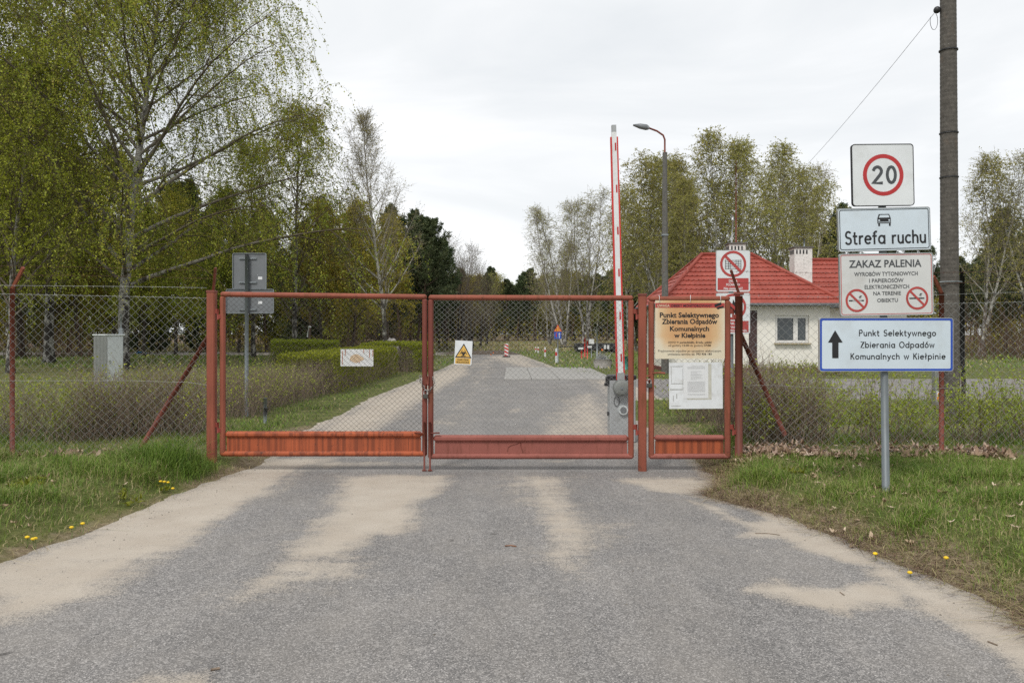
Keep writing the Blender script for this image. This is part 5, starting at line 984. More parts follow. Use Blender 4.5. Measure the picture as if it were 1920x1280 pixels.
def hip_roof(x0, x1, y0, y1, ze, rx0, rx1, zr_, rows, root):
    ry = (y0+y1)/2; f = MB(); f.add([(x0, y0, ze-.03), (x1, y0, ze-.03), (x1, y1, ze-.03), (x0, y1, ze-.03), (rx0, ry, zr_-.03), (rx1, ry, zr_-.03)], [(0, 1, 5, 4), (1, 2, 5), (2, 3, 4, 5), (3, 0, 4), (0, 3, 2, 1)]); r = f.build('roof', M['roof'], root)
    tile_face(r, (x0, y0, ze), (x1, y0, ze), (rx1, ry, zr_), (rx0, ry, zr_), rows); tile_face(r, (x0, y1, ze), (x0, y0, ze), (rx0, ry, zr_), (rx0, ry, zr_+.001), rows); tile_face(r, (x1, y0, ze), (x1, y1, ze), (rx1, ry, zr_), (rx1, ry, zr_+.001), rows)
    for p in (((x0, y0, ze+.03), (rx0, ry, zr_+.05)), ((rx0-.05, ry, zr_+.05), (rx1+.05, ry, zr_+.05)), ((x1, y0, ze+.03), (rx1, ry, zr_+.05)), ((x0, y1, ze+.03), (rx0, ry, zr_+.049))): cap(r, p)
    g_ = MB(); g_.tube([(x0-.05, y0-.07, ze-.02), (x1+.05, y0-.07, ze-.02)], .062, 8); g_.build('gutter', M['gutter'], r); g_ = MB(); g_.tube([(x0-.07, y1, ze-.02), (x0-.07, y0-.07, ze-.02)], .062, 8); g_.build('gutter', M['gutter'], r)
    return r
ey0, ey1 = HD-OH, hyb+OH; ry = (ey0+ey1)/2
rf = hip_roof(hx0-OH, hx1+OH+.15, ey0, ey1, zE+.02, gx(1316, ry), gx(1409, ry), gz(479, ry), 11, hs)
def chimney(root, px0, px1, py0, D, zb2):
    x0, x1 = gx(px0, D), gx(px1, D); zt = gz(py0, D); m = MB(); m.box(((x0+x1)/2, D, (zb2+zt)/2), (x1-x0, .6, zt-zb2)); o = m.build('chimney', M['chimney'], root)
    m = MB(); m.box(((x0+x1)/2, D, zt+.03), (x1-x0+.12, .72, .06), bev=.01); m.build('chimney_cap', M['lamp_conc'], o)
    for i in range(4): m = MB(); m.box((x0+.1+.14*i, D-.302, zt-.17), (.06, .02, .17)); m.build('vent_slot', M['black'], o)
    for i in range(4): m = MB(); m.box((x0-.002, D-.2+.13*i, zt-.17), (.02, .06, .17)); m.build('vent_slot', M['black'], o)
    return o
chimney(rf, 1364, 1394, 459, ry, 4.4)
m = MB(); c0 = P3(1380, 462, ry+.2); m.tube([c0-Vector((0, 0, 1)), P3(1380, 300, ry+.2)], [.035, .02], 6); m.build('mast', M['gate_dark'], hs)
m = MB(); m.tube([P3(1372, 462, ry), P3(1373.5, 405, ry)], .022, 6); m.tube([P3(1373.5, 413, ry), P3(1373.7, 402, ry)], .05, 6); m.build('antenna', M['alu_edge'], hs)
# rear wing
AD = 34.2; ax0, ax1 = gx(1500, AD), gx(1700, AD); wg2 = thing('house_wing', ((ax0+ax1)/2, AD, 0), 'rear house wing whose red tile roof and white chimney rise right of the main roof', 'house')
m = MB(); wall_with_hole(m, hx1+.35, ax1, .2, zE, AD, []); m.box((ax1-.125, AD+2.6, (zE+.2)/2), (.25, 4.7, zE-.2)); m.build('wall', M['plaster'], wg2); m = MB(); m.box(((hx1+ax1)/2+.2, AD+2.4, .05), (ax1-hx1-.3, 4.9, .3)); m.build('plinth', M['plinth'], wg2)
ry2 = AD+2.4; r2_ = hip_roof(ax0-1.0, ax1+.2, AD-.4, AD+5.2, zE+.04, gx(1521, ry2), gx(1640, ry2), gz(489, ry2), 10, wg2)
ch2 = chimney(r2_, 1485, 1518, 466, 34.0, 3.4); m = MB(); m.tube([P3(1508, 466, 34), P3(1508, 449, 34)], .035, 6); m.build('flue_pipe', M['galv'], ch2)
# ================= small things inside the yard =================
def post_delineator(px, py0, py1, label, w=.11, band=(.25, .5)):
    D = gd(py1, .04); x = gx(px, D); z0 = gzf(x, D); h = gz(py0, D)-z0; t = thing('delineator_post', (x, D, z0), label, 'post'); m = MB(); m.box((x, D, z0+h/2), (w, w*.6, h), bev=.02); p = m.build('post', M['white_paint'], t)
    m = MB(); m.box((x, D, z0+h*(1-sum(band)/2)), (w+.008, w*.6+.008, h*(band[1]-band[0]))); m.build('red_band', M['red_paint'], t); return t
for a in ((1043, 653, 680, 'nearest red and white marker post at the right road edge, under the roadworks sign'), (1022, 651, 669, 'red and white marker post standing between the roadworks sign and the farthest pair'),
          (1009, 650.5, 662, 'right one of the two farthest red and white marker posts'), (1004.5, 650.5, 660.5, 'left one of the two farthest red and white marker posts')): post_delineator(*a)
WD = 40.; x = gx(1046, WD); t = thing('roadworks_sign', (x, WD, gzf(x, WD)), 'yellow triangle over a blue square sign on a thin pole beyond the road bend', 'road sign')
m = MB(); m.tube([(x, WD+.04, -.1), (x, WD+.04, gz(612, WD))], .035, 8); m.build('pole', M['galv'], t)
def tri_plate(m, cx, cy, R_, y0, y1): q = [(gx(cx+R_*math.sin(math.radians(a)), WD), gz(cy-R_*math.cos(math.radians(a)), WD)) for a in (0, 120, 240)]; m.prism(q, y0, y1)
m = MB(); tri_plate(m, 1046, 617, 8.8, WD-.01, WD); tp = m.build('warning_plate', M['red_paint'], t); m = MB(); tri_plate(m, 1046, 617.2, 6.9, WD-.016, WD-.011); m.build('yellow_field', M['amber'], tp)
m = MB()
for pts in (((1044.2, 620), (1043.2, 620), (1043.6, 614.5), (1044.6, 613)), ((1047.6, 620), (1048.6, 620), (1048.6, 613), (1047.6, 613))): m.prism([(gx(a, WD), gz(b, WD)) for a, b in pts], WD-.020, WD-.017)
m.build('narrowing_symbol', M['black'], tp)
m = MB(); m.box((x-.01, WD-.01, gz(628.5, WD)), (13.4*WD/F, .012, 13.2*WD/F)); bp = m.build('priority_plate', M['sign_blue'], t)
m = MB(); m.prism([(gx(a, WD), gz(b, WD)) for a, b in ((1048.6, 623.5), (1050.6, 627), (1049.2, 627), (1049.2, 633.5), (1048, 633.5), (1048, 627), (1046.8, 627))], WD-.024, WD-.017); m.build('white_arrow', M['paper'], bp)
m = MB(); m.prism([(gx(a, WD), gz(b, WD)) for a, b in ((1043, 632), (1041.4, 628.6), (1042.5, 628.6), (1042.5, 623.5), (1043.6, 623.5), (1043.6, 628.6), (1044.6, 628.6))], WD-.024, WD-.017); m.build('red_arrow', M['red_paint'], bp)
CD = 52.; x = gx(949.5, CD); t = thing('chevron_board', (x, CD, 0), 'upright red and white striped board beside the dug-up road edge', 'road sign'); zb0, zt0 = gz(670, CD), gz(644.5, CD); wC = 7.2*CD/F
m = MB(); m.box((x, CD, (zb0+zt0)/2), (wC, .05, zt0-zb0), bev=.01); bd = m.build('board', M['white_paint'], t)
for i in range(4): z0 = zb0+(i+.1)*(zt0-zb0)/3.9; z_ = lambda q: min(q, zt0-.01); m = MB(); m.prism([(x-wC/2+.004, z_(z0+.21)), (x-wC/2+.004, z_(z0+.09)), (x+wC/2-.004, max(z0-.03, zb0+.01)), (x+wC/2-.004, max(z0+.09, zb0+.02))], CD-.030, CD-.026); m.build('red_stripe', M['red_paint'], bd)
m = MB(); m.box((x, CD, .04), (.5, .3, .1), bev=.02); m.build('foot', M['rubber'], t)
for i, (px, py0, py1, lab) in enumerate(((920.5, 663.5, 670.5, 'small traffic cone standing lowest in the dug-up patch'), (925, 660, 667.5, 'small traffic cone just behind the lowest one in the dug-up patch'), (937.5, 660, 666.5, 'small traffic cone nearest the striped board'))):
    D = 57.5+i; x = gx(px, D); z0 = gz(py1, D); h = gz(py0, D)-z0; t = thing('traffic_cone', (x, D, z0), lab, 'traffic cone', 'cones in the dug-up patch'); m = MB(); m.box((x, D, z0+.015), (.30, .30, .03)); m.build('base', M['rubber'], t)
    m = MB(); m.tube([(x, D, z0+.03), (x, D, z0+h)], [.12, .03], 10); m.build('cone', M['orange'], t); m = MB(); m.tube([(x, D, z0+h*.45), (x, D, z0+h*.72)], [.092, .064], 10); m.build('white_collar', M['white_paint'], t)
TD = 62.; tx0, tx1 = gx(1078, TD), gx(1160, TD); t = thing('flatbed_trailer', ((tx0+tx1)/2, TD, 0), 'black flatbed trailer with dark side boards parked beyond the red posts', 'trailer')
m = MB(); m.box(((tx0+tx1)/2, TD, gz(650, TD)), (tx1-tx0, 2.2, .55), bev=.03); bdy = m.build('body', M['black_plastic'], t)
for i in range(4): m = MB(); m.box((tx0+(i+.5)*(tx1-tx0)/4, TD-1.12, gz(649, TD)), ((tx1-tx0)/4-.06, .03, .48)); m.build('side_board', M['rubber'], bdy)
for px in (1086, 1094, 1140, 1148): m = MB(); x = gx(px, TD); m.tube([(x, TD-1.0, .38), (x, TD-.75, .38)], .36, 16); w_ = m.build('wheel', M['rubber'], t); m = MB(); m.tube([(x, TD-1.02, .38), (x, TD-.99, .38)], .17, 12); m.build('rim', M['galv'], w_)
for px in (1131, 1137): m = MB(); m.box((gx(px, TD), TD-1.15, gz(650, TD)), (.16, .03, .3)); m.build('white_plate', M['paper'], bdy)
m = MB(); m.box((gx(1126, TD), TD-1.16, gz(655, TD)), (.14, .03, .14)); m.build('tail_lamp', M['orange'], bdy)
m = MB(); m.tube([(tx0, TD, .55), (tx0-1.2, TD, .5)], .05, 6); m.build('drawbar', M['black_plastic'], t)
def simple_post(nm, px, py0, py1, r_, mat, label, top=None, cat='post'):
    D = gd(py1, .05); x = gx(px, D); z0 = gzf(x, D); t = thing(nm, (x, D, z0), label, cat); m = MB(); m.tube([(x, D, z0-.1), (x, D, gz(py0, D))], r_, 8); m.build('post', mat, t)
    if top:
        m = MB(); m.box((x+top[0], D-.05, gz(py0+top[3], D)), (top[1], .02, top[2])); m.build('plate', top[4], t)
    return t
simple_post('red_post', 1090.5, 652, 672, .05, M['red_paint'], 'thick short red post left of the taller red post before the trailer', (-.05, .3, .12, 1, M['paper']))
simple_post('red_post', 1096.5, 632, 670, .05, M['red_paint'], 'tallest red post standing before the trailer'); simple_post('red_post', 1101.5, 638, 673, .04, M['red_paint'], 'thin red post right of the tallest red post', (.12, .26, .12, 12, M['paper']))
simple_post('small_sign', 1109, 637, 671, .03, M['galv'], 'small white and red plate on a thin post before the trailer', (0, .3, .3, 3, M['paper']), 'road sign'); simple_post('steel_pole', 1119.5, 612, 674, .05, M['galv'], 'bare steel pole right of the red posts', None, 'pole')
simple_post('teal_post', 1173, 668, 692, .10, M['teal'], 'teal green post hidden beside the barrier arm'); 
D = gd(691); x = gx(1130, D); t = thing('stone_planter', (x, D, gzf(x, D)), 'round rough stone planter with dry plants on the grass island', 'planter')
m = MB(); m.tube([(x, D, 0), (x, D, .3), (x, D, .42)], [.34, .42, .38], 14); m.build('bowl', M['stone'], t); rng = np.random.default_rng(5); g = G(); n = 90
P = grow(rng, np.stack([rng.normal(0, .15, n), rng.normal(0, .15, n), np.full(n, .38)], 1), np.stack([rng.normal(0, .5, n), rng.normal(0, .5, n), np.ones(n)], 1), rng.uniform(.15, .4, n), 3, .2, 0); g.tubes(P, taper(np.full(n, .012), 4, .3), 3); ob('dry_plant', g.mesh('dry_plant', M['alu_edge'], 'rad'), t)
mb = MB(); rb = np.random.default_rng(2); D = 38; c = Vector((gx(735, D), D, .35)); mb.ball(c, (.42, .35, 1.0), 12, 8); mb.v = [tuple(Vector(v)+Vector(rb.normal(0, .045, 3))) for v in mb.v]; tag(mb.build('boulder', M['stone'], None, origin=(c.x, D, 0)), 'pale upright boulder behind the clipped green hedge', 'boulder')
D = 40; x = gx(576, D); t = thing('garden_lamp', (x, D, gzf(x, D)), 'dark thin post with a small bent pale lamp before the far hedge', 'lamp'); m = MB(); m.tube([(x, D, 0), (x, D, gz(632, D))], .05, 8); m.build('post', M['rubber'], t)
m = MB(); m.tube([P3(*p, D) for p in ((576.5, 632), (577, 624), (579, 616), (580.5, 613))], .03, 6); m.build('arm', M['alu_edge'], t); m = MB(); m.ball(P3(580.5, 613, D), (.09, .06, .05)); m.build('lamp_head', M['cab_white'], t)
mb = MB(); D = 58; rb = np.random.default_rng(4); n = 9
mb.add([(gx(250+i*2.0, D)+rb.normal(0, .02), D+j*.25, .06+.10*abs(rb.normal())) for j in range(4) for i in range(n)], [(j*n+i, j*n+i+1, (j+1)*n+i+1, (j+1)*n+i) for j in range(3) for i in range(n-1)]); tag(mb.build('blue_tarp', M['blue_tarp'], None, origin=(gx(256, D), D, 0)), 'crumpled blue sheet lying on the lawn right of the thick birch trunk', 'tarp')
# ================= hedges and shrubs =================
def shrub_band(nm, label, cat, path, width, height, nstem, seed, leafk, leaf_m, stem_m, lsz=.03, tw=.004, hvar=.25, spread=.3, kind=None, n2=5, cols=None):
    rng = np.random.default_rng(seed); pts = np.array(path, float); seg = np.linalg.norm(np.diff(pts, axis=0), axis=1); cum = np.concatenate([[0], np.cumsum(seg)])
    u = rng.random(nstem)*cum[-1]; x = np.interp(u, cum, pts[:, 0]); y = np.interp(u, cum, pts[:, 1]); tx = np.interp(u+.2, cum, pts[:, 0])-np.interp(u-.2, cum, pts[:, 0]); ty = np.interp(u+.2, cum, pts[:, 1])-np.interp(u-.2, cum, pts[:, 1]); L = np.hypot(tx, ty)+1e-6
    off = rng.uniform(-.5, .5, nstem)*width; x = x-ty/L*off; y = y+tx/L*off; z = ground_z(x, y)-.03; H = height*(1+hvar*2*fbm(x, y, 1.6))*rng.uniform(.7, 1.08, nstem)
    w = G(); lv = G(); P = grow(rng, np.stack([x, y, z], 1), np.stack([rng.normal(0, spread, nstem), rng.normal(0, spread, nstem), np.ones(nstem)], 1), H, 6, .16, -.05); Rr = taper(np.full(nstem, tw), 7, .35); w.tubes(P, Rr, 3)
    p, d, r, t, _ = spawn(rng, P, Rr, n2, .25, 1., 40, 30); P2 = grow(rng, p, d, H.repeat(n2)*rng.uniform(.12, .34, len(t)), 3, .2, -.08); w.tubes(P2, taper(np.full(len(t), tw*.6), 4, .4), 3)
    if leafk:
        m_ = np.repeat(vnoise(x*2.2+5, y*2.2) > .42, n2); lv.leaves(rng, P2[m_], leafk, lsz, .6, .012, t0=.3)
    me = w.mesh(nm, stem_m, 'rad'); c = np.array([float(np.mean(x)), float(np.mean(y)), 0.])
    t_ = thing(nm, tuple(c), label, cat)
    for mesh in (me,)+((lv.mesh(nm+'_leaves', leaf_m, 'var'),) if leafk else ()):
        co = np.empty(len(mesh.vertices)*3, np.float32); mesh.vertices.foreach_get('co', co); co = co.reshape(-1, 3)-c; mesh.vertices.foreach_set('co', co.astype(np.float32).ravel())
        ob('stems' if mesh is me else 'foliage', mesh, t_)
    return t_
M['bare_stem'] = simple('bare_brown_stems', (.20, .15, .11), .9, var=.5, sc=25)
M['bare_stem2'] = simple('grey_brown_stems', (.20, .155, .11), .9, var=.5, sc=25)
LH = [(gx(60, 10.2), 10.2), (gx(150, 10.6), 10.6), (gx(270, 10.8), 10.8), (gx(380, 11.), 11.)]
shrub_band('bare_hedge', 'bare brown twiggy hedge growing against the left fence', 'hedge', LH[1:], 1.3, .98, 620, 81, 4, M['bud_leaf'], M['bare_stem'], .028)
shrub_band('bare_bush', 'thin low bush at the foot of the left fence post', 'bush', [(gx(-60, 10.4), 10.4), (gx(150, 10.4), 10.4)], 1.3, .8, 170, 82, 4, M['bud_leaf'], M['bare_stem2'], .032, spread=.5)
HG = [(gx(395, 13.7), 13.7), (gx(470, 16.5), 16.5), (gx(560, 19.5), 19.5)]
shrub_band('bare_hedge', 'bare brown hedge running back from the gate along the left verge', 'hedge', HG, 1.4, .84, 1250, 83, 2, M['bud_leaf'], M['bare_stem'], .03)
def clipped(nm, label, path, width, height, nleaf, nst, seed, leaf_m, lsz=.045, top_only=False):
    rng = np.random.default_rng(seed); pts = np.array(path, float); seg = np.linalg.norm(np.diff(pts, axis=0), axis=1); cum = np.concatenate([[0], np.cumsum(seg)]); w = G(); lv = G(); c = np.array([pts[:, 0].mean(), pts[:, 1].mean(), 0.])
    def place(u, off):
        x = np.interp(u, cum, pts[:, 0]); y = np.interp(u, cum, pts[:, 1]); tx = np.interp(np.minimum(u+.3, cum[-1]), cum, pts[:, 0])-np.interp(np.maximum(u-.3, 0), cum, pts[:, 0]); ty = np.interp(np.minimum(u+.3, cum[-1]), cum, pts[:, 1])-np.interp(np.maximum(u-.3, 0), cum, pts[:, 1]); L = np.hypot(tx, ty)+1e-6
        return x-ty/L*off, y+tx/L*off
    u = rng.random(nst)*cum[-1]; x, y = place(u, rng.uniform(-.45, .45, nst)*width); z = ground_z(x, y); P = grow(rng, np.stack([x, y, z], 1), np.stack([rng.normal(0, .2, nst), rng.normal(0, .2, nst), np.ones(nst)], 1), height*rng.uniform(.7, .98, nst), 5, .15, 0.); w.tubes(P-c, taper(np.full(nst, .008), 6, .4), 3)
    n = nleaf; u = rng.random(n)*cum[-1]; f = rng.random(n); side = rng.choice([-1, 1], n); topm = f < .5
    off = np.where(topm, rng.uniform(-.5, .5, n)*width, side*width*.5*(1-.12*rng.random(n)**2)); zz = np.where(topm, height*(1-.10*rng.random(n)**2), height*rng.random(n)**.75)
    rr_ = 1-.25*np.clip(np.abs(off)/(width/2)-.7, 0, 1)*(zz/height > .8); end = np.minimum(u, cum[-1]-u); off = off*np.clip(end/.35+.55, 0, 1); x, y = place(u, off*rr_); z = ground_z(x, y)+zz*(1+.07*fbm(x, y, 2.)*2)-.06*(np.abs(off)/(width/2))**4*height
    keep = (zz > height*(.35+.35*vnoise(x*1.8, y*1.8+3))) | (rng.random(n) < .28); cc = np.stack([x, y, z], 1)[keep]-c; cc += rng.normal(0, .02, cc.shape); m = len(cc)
    d = nrm(rng.normal(0, 1, (m, 3))); ww = nrm(np.cross(d, rng.normal(0, 1, (m, 3)))); s_ = lsz*rng.uniform(.6, 1.3, m)[:, None]; lv.quads(cc, d*s_, ww*s_*.65, np.clip(rng.normal(.5, .2, m), 0, 1))
    t_ = thing(nm, tuple(c), label, 'hedge'); ob('stems', w.mesh(nm, M['bare_stem2'], 'rad'), t_); ob('foliage', lv.mesh(nm, leaf_m, 'var'), t_)
clipped('clipped_hedge', 'clipped bright green hedge beside the road behind the blank rusty sign', [(gx(568, 19.5), 19.5), (gx(618, 22), 22), (gx(668, 26), 26), (gx(712, 30), 30)], 1.5, 1.02, 52000, 1400, 91, M['hedge_leaf'])
clipped('clipped_hedge', 'bright green hedge block nearest the centre stiles, its top flat and yellow-green', [(gx(722, 31.), 31.), (gx(768, 33.5), 33.5)], 2.4, 1.15, 26000, 500, 92, M['hedge_leaf'], .05)
clipped('clipped_hedge', 'far rounded olive hedge on the lawn under the drooping birches', [(gx(515, 39), 39), (gx(580, 39), 39), (gx(632, 39.5), 39.5)], 2.2, 1.15, 26000, 900, 93, M['green_leaf'], .06)
M['green_leaf_b'] = M['green_leaf']
# shrubs behind the right fence
shrub_band('bare_hedge', 'dense brown bare hedge right behind the rusty post and strut', 'hedge', [(gx(1380, 10.), 10.2), (gx(1530, 10.), 10.4)], 1.4, 1.0, 520, 84, 4, M['bud_leaf'], M['bare_stem'], .028)
def shrub_clump(px, D, n, h, seed, label, nm='budding_shrub', lk=6, cat='shrub', sp=.42, stem='bare_stem2'):
    rng = np.random.default_rng(seed); w = G(); lv = G(); cx_, cy_ = gx(px, D), D; z0 = gzf(cx_, cy_); st_ = np.stack([rng.normal(0, .07, n), rng.normal(0, .07, n), np.full(n, -.02)], 1); H = h*rng.uniform(.45, 1.1, n)
    P = grow(rng, st_, np.stack([rng.normal(0, sp, n), rng.normal(0, sp, n), np.ones(n)], 1), H, 7, .11, -.04); Rr = taper(rng.uniform(.003, .0065, n), 8, .3); w.tubes(P, Rr, 4)
    p, d, r, t, _ = spawn(rng, P, Rr, 5, .3, 1., 38, 30); P2 = grow(rng, p, d, H.repeat(5)*rng.uniform(.1, .36, len(t)), 4, .16, -.05); w.tubes(P2, taper(np.full(len(t), .0022), 5, .4), 3)
    B = len(P2)*3; c = P2[:, 1:4].reshape(-1, 3); k_ = rng.random(len(c)) < .55; c = c[k_]; c = np.repeat(c, lk, 0)+rng.normal(0, .014, (len(c)*lk, 3)); m = len(c); d = nrm(rng.normal(0, 1, (m, 3))+np.array([0, 0, .5])); ww = nrm(np.cross(d, rng.normal(0, 1, (m, 3)))); s_ = .032*rng.uniform(.5, 1.2, m)[:, None]; lv.quads(c, d*s_, ww*s_*.6, rng.random(m))
    t_ = thing(nm, (cx_, cy_, z0), label, cat); ob('stems', w.mesh(nm, M[stem], 'rad'), t_); ob('foliage', lv.mesh(nm, M['bud_leaf'], 'var'), t_)
for i, (px, D, n, h, lab) in enumerate([(1545, 10.1, 26, .95, 'brown shrub with green buds just right of the dense brown hedge'), (1590, 10.6, 16, .8, 'small light shrub under the left end of the arrow board'), (1632, 9.9, 30, 1.0, 'fan-shaped shrub just left of the sign pole'),
    (1690, 10.0, 26, .95, 'budding shrub just right of the sign pole'), (1733, 10.3, 20, 1.05, 'tall thin shrub left of the red fence post by the utility pole'), (1800, 10.2, 20, .9, 'shrub standing between the utility pole and the fence at its right foot'),
    (1840, 9.9, 24, .95, 'first shrub right of the utility pole, with many green buds'), (1878, 10.4, 18, 1.05, 'tall spindly shrub second right of the utility pole'), (1915, 9.9, 26, .95, 'budding shrub at the right picture border'), (1975, 10.2, 24, 1., 'shrub beyond the right picture border'), (2050, 10., 24, .9, 'low shrub far along the right fence'),
    (110, 10.3, 14, .8, 'thin shrub between the left fence post and the bare hedge'), (35, 10.4, 12, .7, 'thin shrub beside the left fence post'), (1425, 9.75, 18, .8, 'bright budding shrub in front of the brown hedge by the rusty post'), (1480, 9.8, 16, .85, 'budding shrub in front of the brown hedge at the foot of the right strut')]):
    shrub_clump(px, D, n, h, 300+i, lab, sp=.38, stem=('bare_stem', 'bare_stem2')[i % 2])
shrub_band('low_hedge', 'low brown hedge in front of the house behind the pedestrian gate', 'hedge', [(gx(1290, 13.6), 13.6), (gx(1400, 13), 13.), (gx(1560, 13), 13.)], 1.3, .8, 520, 88, 5, M['bud_leaf'], M['bare_stem'], .034)
shrub_band('red_twig_hedge', 'low reddish hedge at the foot of the house wall', 'hedge', [(gx(1300, 28.6), 28.9), (gx(1590, 28.6), 28.9)], 1.2, .45, 450, 89, 2, M['bud_leaf'], M['bare_stem'], .06, tw=.009)
# ================= grass =================
def blades(name, x, y, h, wid, lean, rng, var, mat, curl=.5, group=None):
    n = len(x); z = ground_z(x, y)-.01; az = rng.uniform(0, 6.283, n); ln = np.abs(rng.normal(lean, lean*.6, n)); d = np.stack([np.cos(az), np.sin(az)], 1); wd = np.stack([-d[:, 1], d[:, 0]], 1)
    yaw = rng.uniform(-1, 1, n)[:, None]; wd = wd*np.cos(yaw)+d*np.sin(yaw); b = np.stack([x, y, z], 1); w3 = np.concatenate([wd*wid[:, None]/2, np.zeros((n, 1))], 1)
    mid = b+np.concatenate([d*(h*ln*.35)[:, None], (h*.62/np.sqrt(1+ln*ln*.3))[:, None]], 1); tip = b+np.concatenate([d*(h*ln*(1+curl*.4))[:, None], (h/np.sqrt(1+ln*ln))[:, None]], 1)
    V = np.stack([b-w3, b+w3, mid+w3*.8, mid-w3*.8, tip], 1).reshape(-1, 3); i = np.arange(n)*5
    me = np_mesh(name, V, np.stack([i, i+1, i+2, i+3], -1), np.stack([i+3, i+2, i+4], -1), mat, {'var': np.repeat(var, 5)}); return tag(ob(name, me), kind='stuff')
def scatter(rng, n, x0, x1, y0, y1, dens):
    x = rng.uniform(x0, x1, n); y = rng.uniform(y0, y1, n); k = (rng.random(n) < dens(x, y)); return x[k], y[k]
rng = np.random.default_rng(101)
def tuftf(x, y, s=1.7): return sstep(-.06, .22, fbm(x, y, s))
vis = lambda x, y: (np.abs(x) < .70*y+.9)
def near_dens(x, y):
    s = road_sd(x, y); return vis(x, y)*sstep(.0, .42, s)*(np.where(x > 0, .5, .36)+np.where(x > 0, .5, .64)*tuftf(x, y))*(1-.6*np.exp(-((y-9.3)/.35)**2))
x, y = scatter(rng, 900000, -8.2, 8.5, 3.0, 11.5, lambda x, y: near_dens(x, y)*np.clip(1.15-.06*y, .35, 1)); s = road_sd(x, y); tf = tuftf(x, y)
tall = np.exp(-(((x-gx(330, 8.4))/.55)**2+((y-8.45)/.38)**2))*1.3+.5*np.exp(-(((x-gx(205, 8.))/.28)**2+((y-8.)/.25)**2))
h = (.05+.075*tf+.03*rng.random(len(x))+.19*tall)*np.where(x > 0, .85, 1.1)*rng.uniform(.6, 1.3, len(x))*np.where(s < .35, .7, 1)
dryp = np.clip(.20+np.where(x > 0, .60, .25)*np.exp(-(s/np.where(x > 0, .34, .2))**2)+.25*(1-tf)-.4*tall, 0, .95); dry = rng.random(len(x)) < dryp*.65
var = np.where(dry, rng.uniform(.64, .93, len(x)), np.clip(rng.normal(.40, .14, len(x))+.22*fbm(x, y, 1.)-.1*tall, 0, .66))
blades('verge_grass', x, y, h, rng.uniform(.0035, .007, len(x)), .75, rng, var, M['grass'])
# thatch lying flat at the road edge
x, y = scatter(rng, 220000, -6, 7.5, 3., 10.5, lambda x, y: vis(x, y)*np.exp(-((road_sd(x, y)-.20)/.26)**2)*(.22+.78*(x > 0))); dryv = rng.uniform(.66, 1, len(x))
blades('dead_thatch', x, y, rng.uniform(.03, .09, len(x)), rng.uniform(.003, .006, len(x)), 2.4, rng, dryv, M['grass'])
x, y = scatter(rng, 230000, -22, 24, 10.5, 34, lambda x, y: vis(x, y)*sstep(.0, .5, road_sd(x, y))*(.35+.65*tuftf(x, y, .8))*np.clip(1.3-.035*y, .2, 1)); n = len(x); brown = np.clip(.25+.5*(x < -5)+.5*fbm(x, y, .35), .08, .85)
v = np.where(rng.random(n) < brown, rng.uniform(.62, .92, n), np.clip(rng.normal(.38, .13, n), 0, .62)); blades('lawn_grass', x, y, rng.uniform(.05, .12, n)*(.7+.5*tuftf(x, y, .8)), rng.uniform(.010, .018, n), .8, rng, v, M['grass'])
x, y = scatter(rng, 120000, -45, 55, 34, 105, lambda x, y: vis(x, y)*(road_sd(x, y) > .1)*(.3+.7*tuftf(x, y, .4))); n = len(x); heath = sstep(64, 70, y); v = np.where(rng.random(n) < np.clip(.3+.6*heath+.4*fbm(x, y, .2), 0, 1), rng.uniform(.6, 1., n), np.clip(rng.normal(.38, .12, n), 0, .62))
blades('field_grass', x, y, rng.uniform(.10, .22, n)*(1+1.2*heath), rng.uniform(.03, .06, n), .8, rng, v, M['grass'])
x, y = scatter(rng, 120000, 1.2, 5.5, 4., 9.6, lambda x, y: vis(x, y)*np.exp(-((road_sd(x, y)-.12)/.22)**2)*(.35+.65*sstep(-.1, .1, fbm(x, y, 2.)))); 
M['needle_litter'] = leaf_mat('brown_needle_litter', [(0., (.07, .04, .028)), (.5, (.17, .105, .07)), (1., (.34, .24, .16))], .0)
blades('needle_litter', x, y, rng.uniform(.03, .07, len(x)), rng.uniform(.003, .005, len(x)), 3.2, rng, rng.random(len(x)), M['needle_litter'])
# weeds: broad-leaved clumps and oak leaf litter
def flat_leaves(name, x, y, zoff, size, rng, var, mat, lobes=True, tilt=.5, parent=None, kind='stuff'):
    n = len(x); z = ground_z(x, y)+zoff; base = np.array([(0, -1.), (.22, -.75), (.18, -.5), (.48, -.35), (.30, -.08), (.55, .2), (.28, .35), (.30, .68), (0, 1.), (-.30, .68), (-.28, .35), (-.55, .2), (-.30, -.08), (-.48, -.35), (-.18, -.5), (-.22, -.75)]) if lobes else np.array([(0, -1.), (.3, -.3), (.35, .3), (0, 1), (-.35, .3), (-.3, -.3)])
    mlen = len(base); az = rng.uniform(0, 6.28, n); a1 = rng.normal(0, tilt, n); a2 = rng.normal(0, tilt, n); ca, sa = np.cos(az), np.sin(az); sz = size*rng.uniform(.65, 1.2, n)
    L = np.concatenate([base, np.zeros((1, 2))]); X_ = L[None, :, 0]*sz[:, None]; Y_ = L[None, :, 1]*sz[:, None]; Zc = (X_**2+Y_**2)/sz[:, None]*rng.uniform(-.3, .7, n)[:, None]; Zt = X_*np.tan(np.clip(a1, -1, 1))[:, None]+Y_*np.tan(np.clip(a2, -1, 1))[:, None]
    V = np.stack([x[:, None]+X_*ca[:, None]-Y_*sa[:, None], y[:, None]+X_*sa[:, None]+Y_*ca[:, None], z[:, None]+np.abs(Zt)*.8+Zc+.006], -1); T = np.array([(mlen, i, (i+1) % mlen) for i in range(mlen)]); T = (np.arange(n)[:, None, None]*(mlen+1)+T[None]).reshape(-1, 3)
    return tag(ob(name, np_mesh(name, V.reshape(-1, 3), None, T, mat, {'var': np.repeat(var, mlen+1)}), parent), kind=kind)
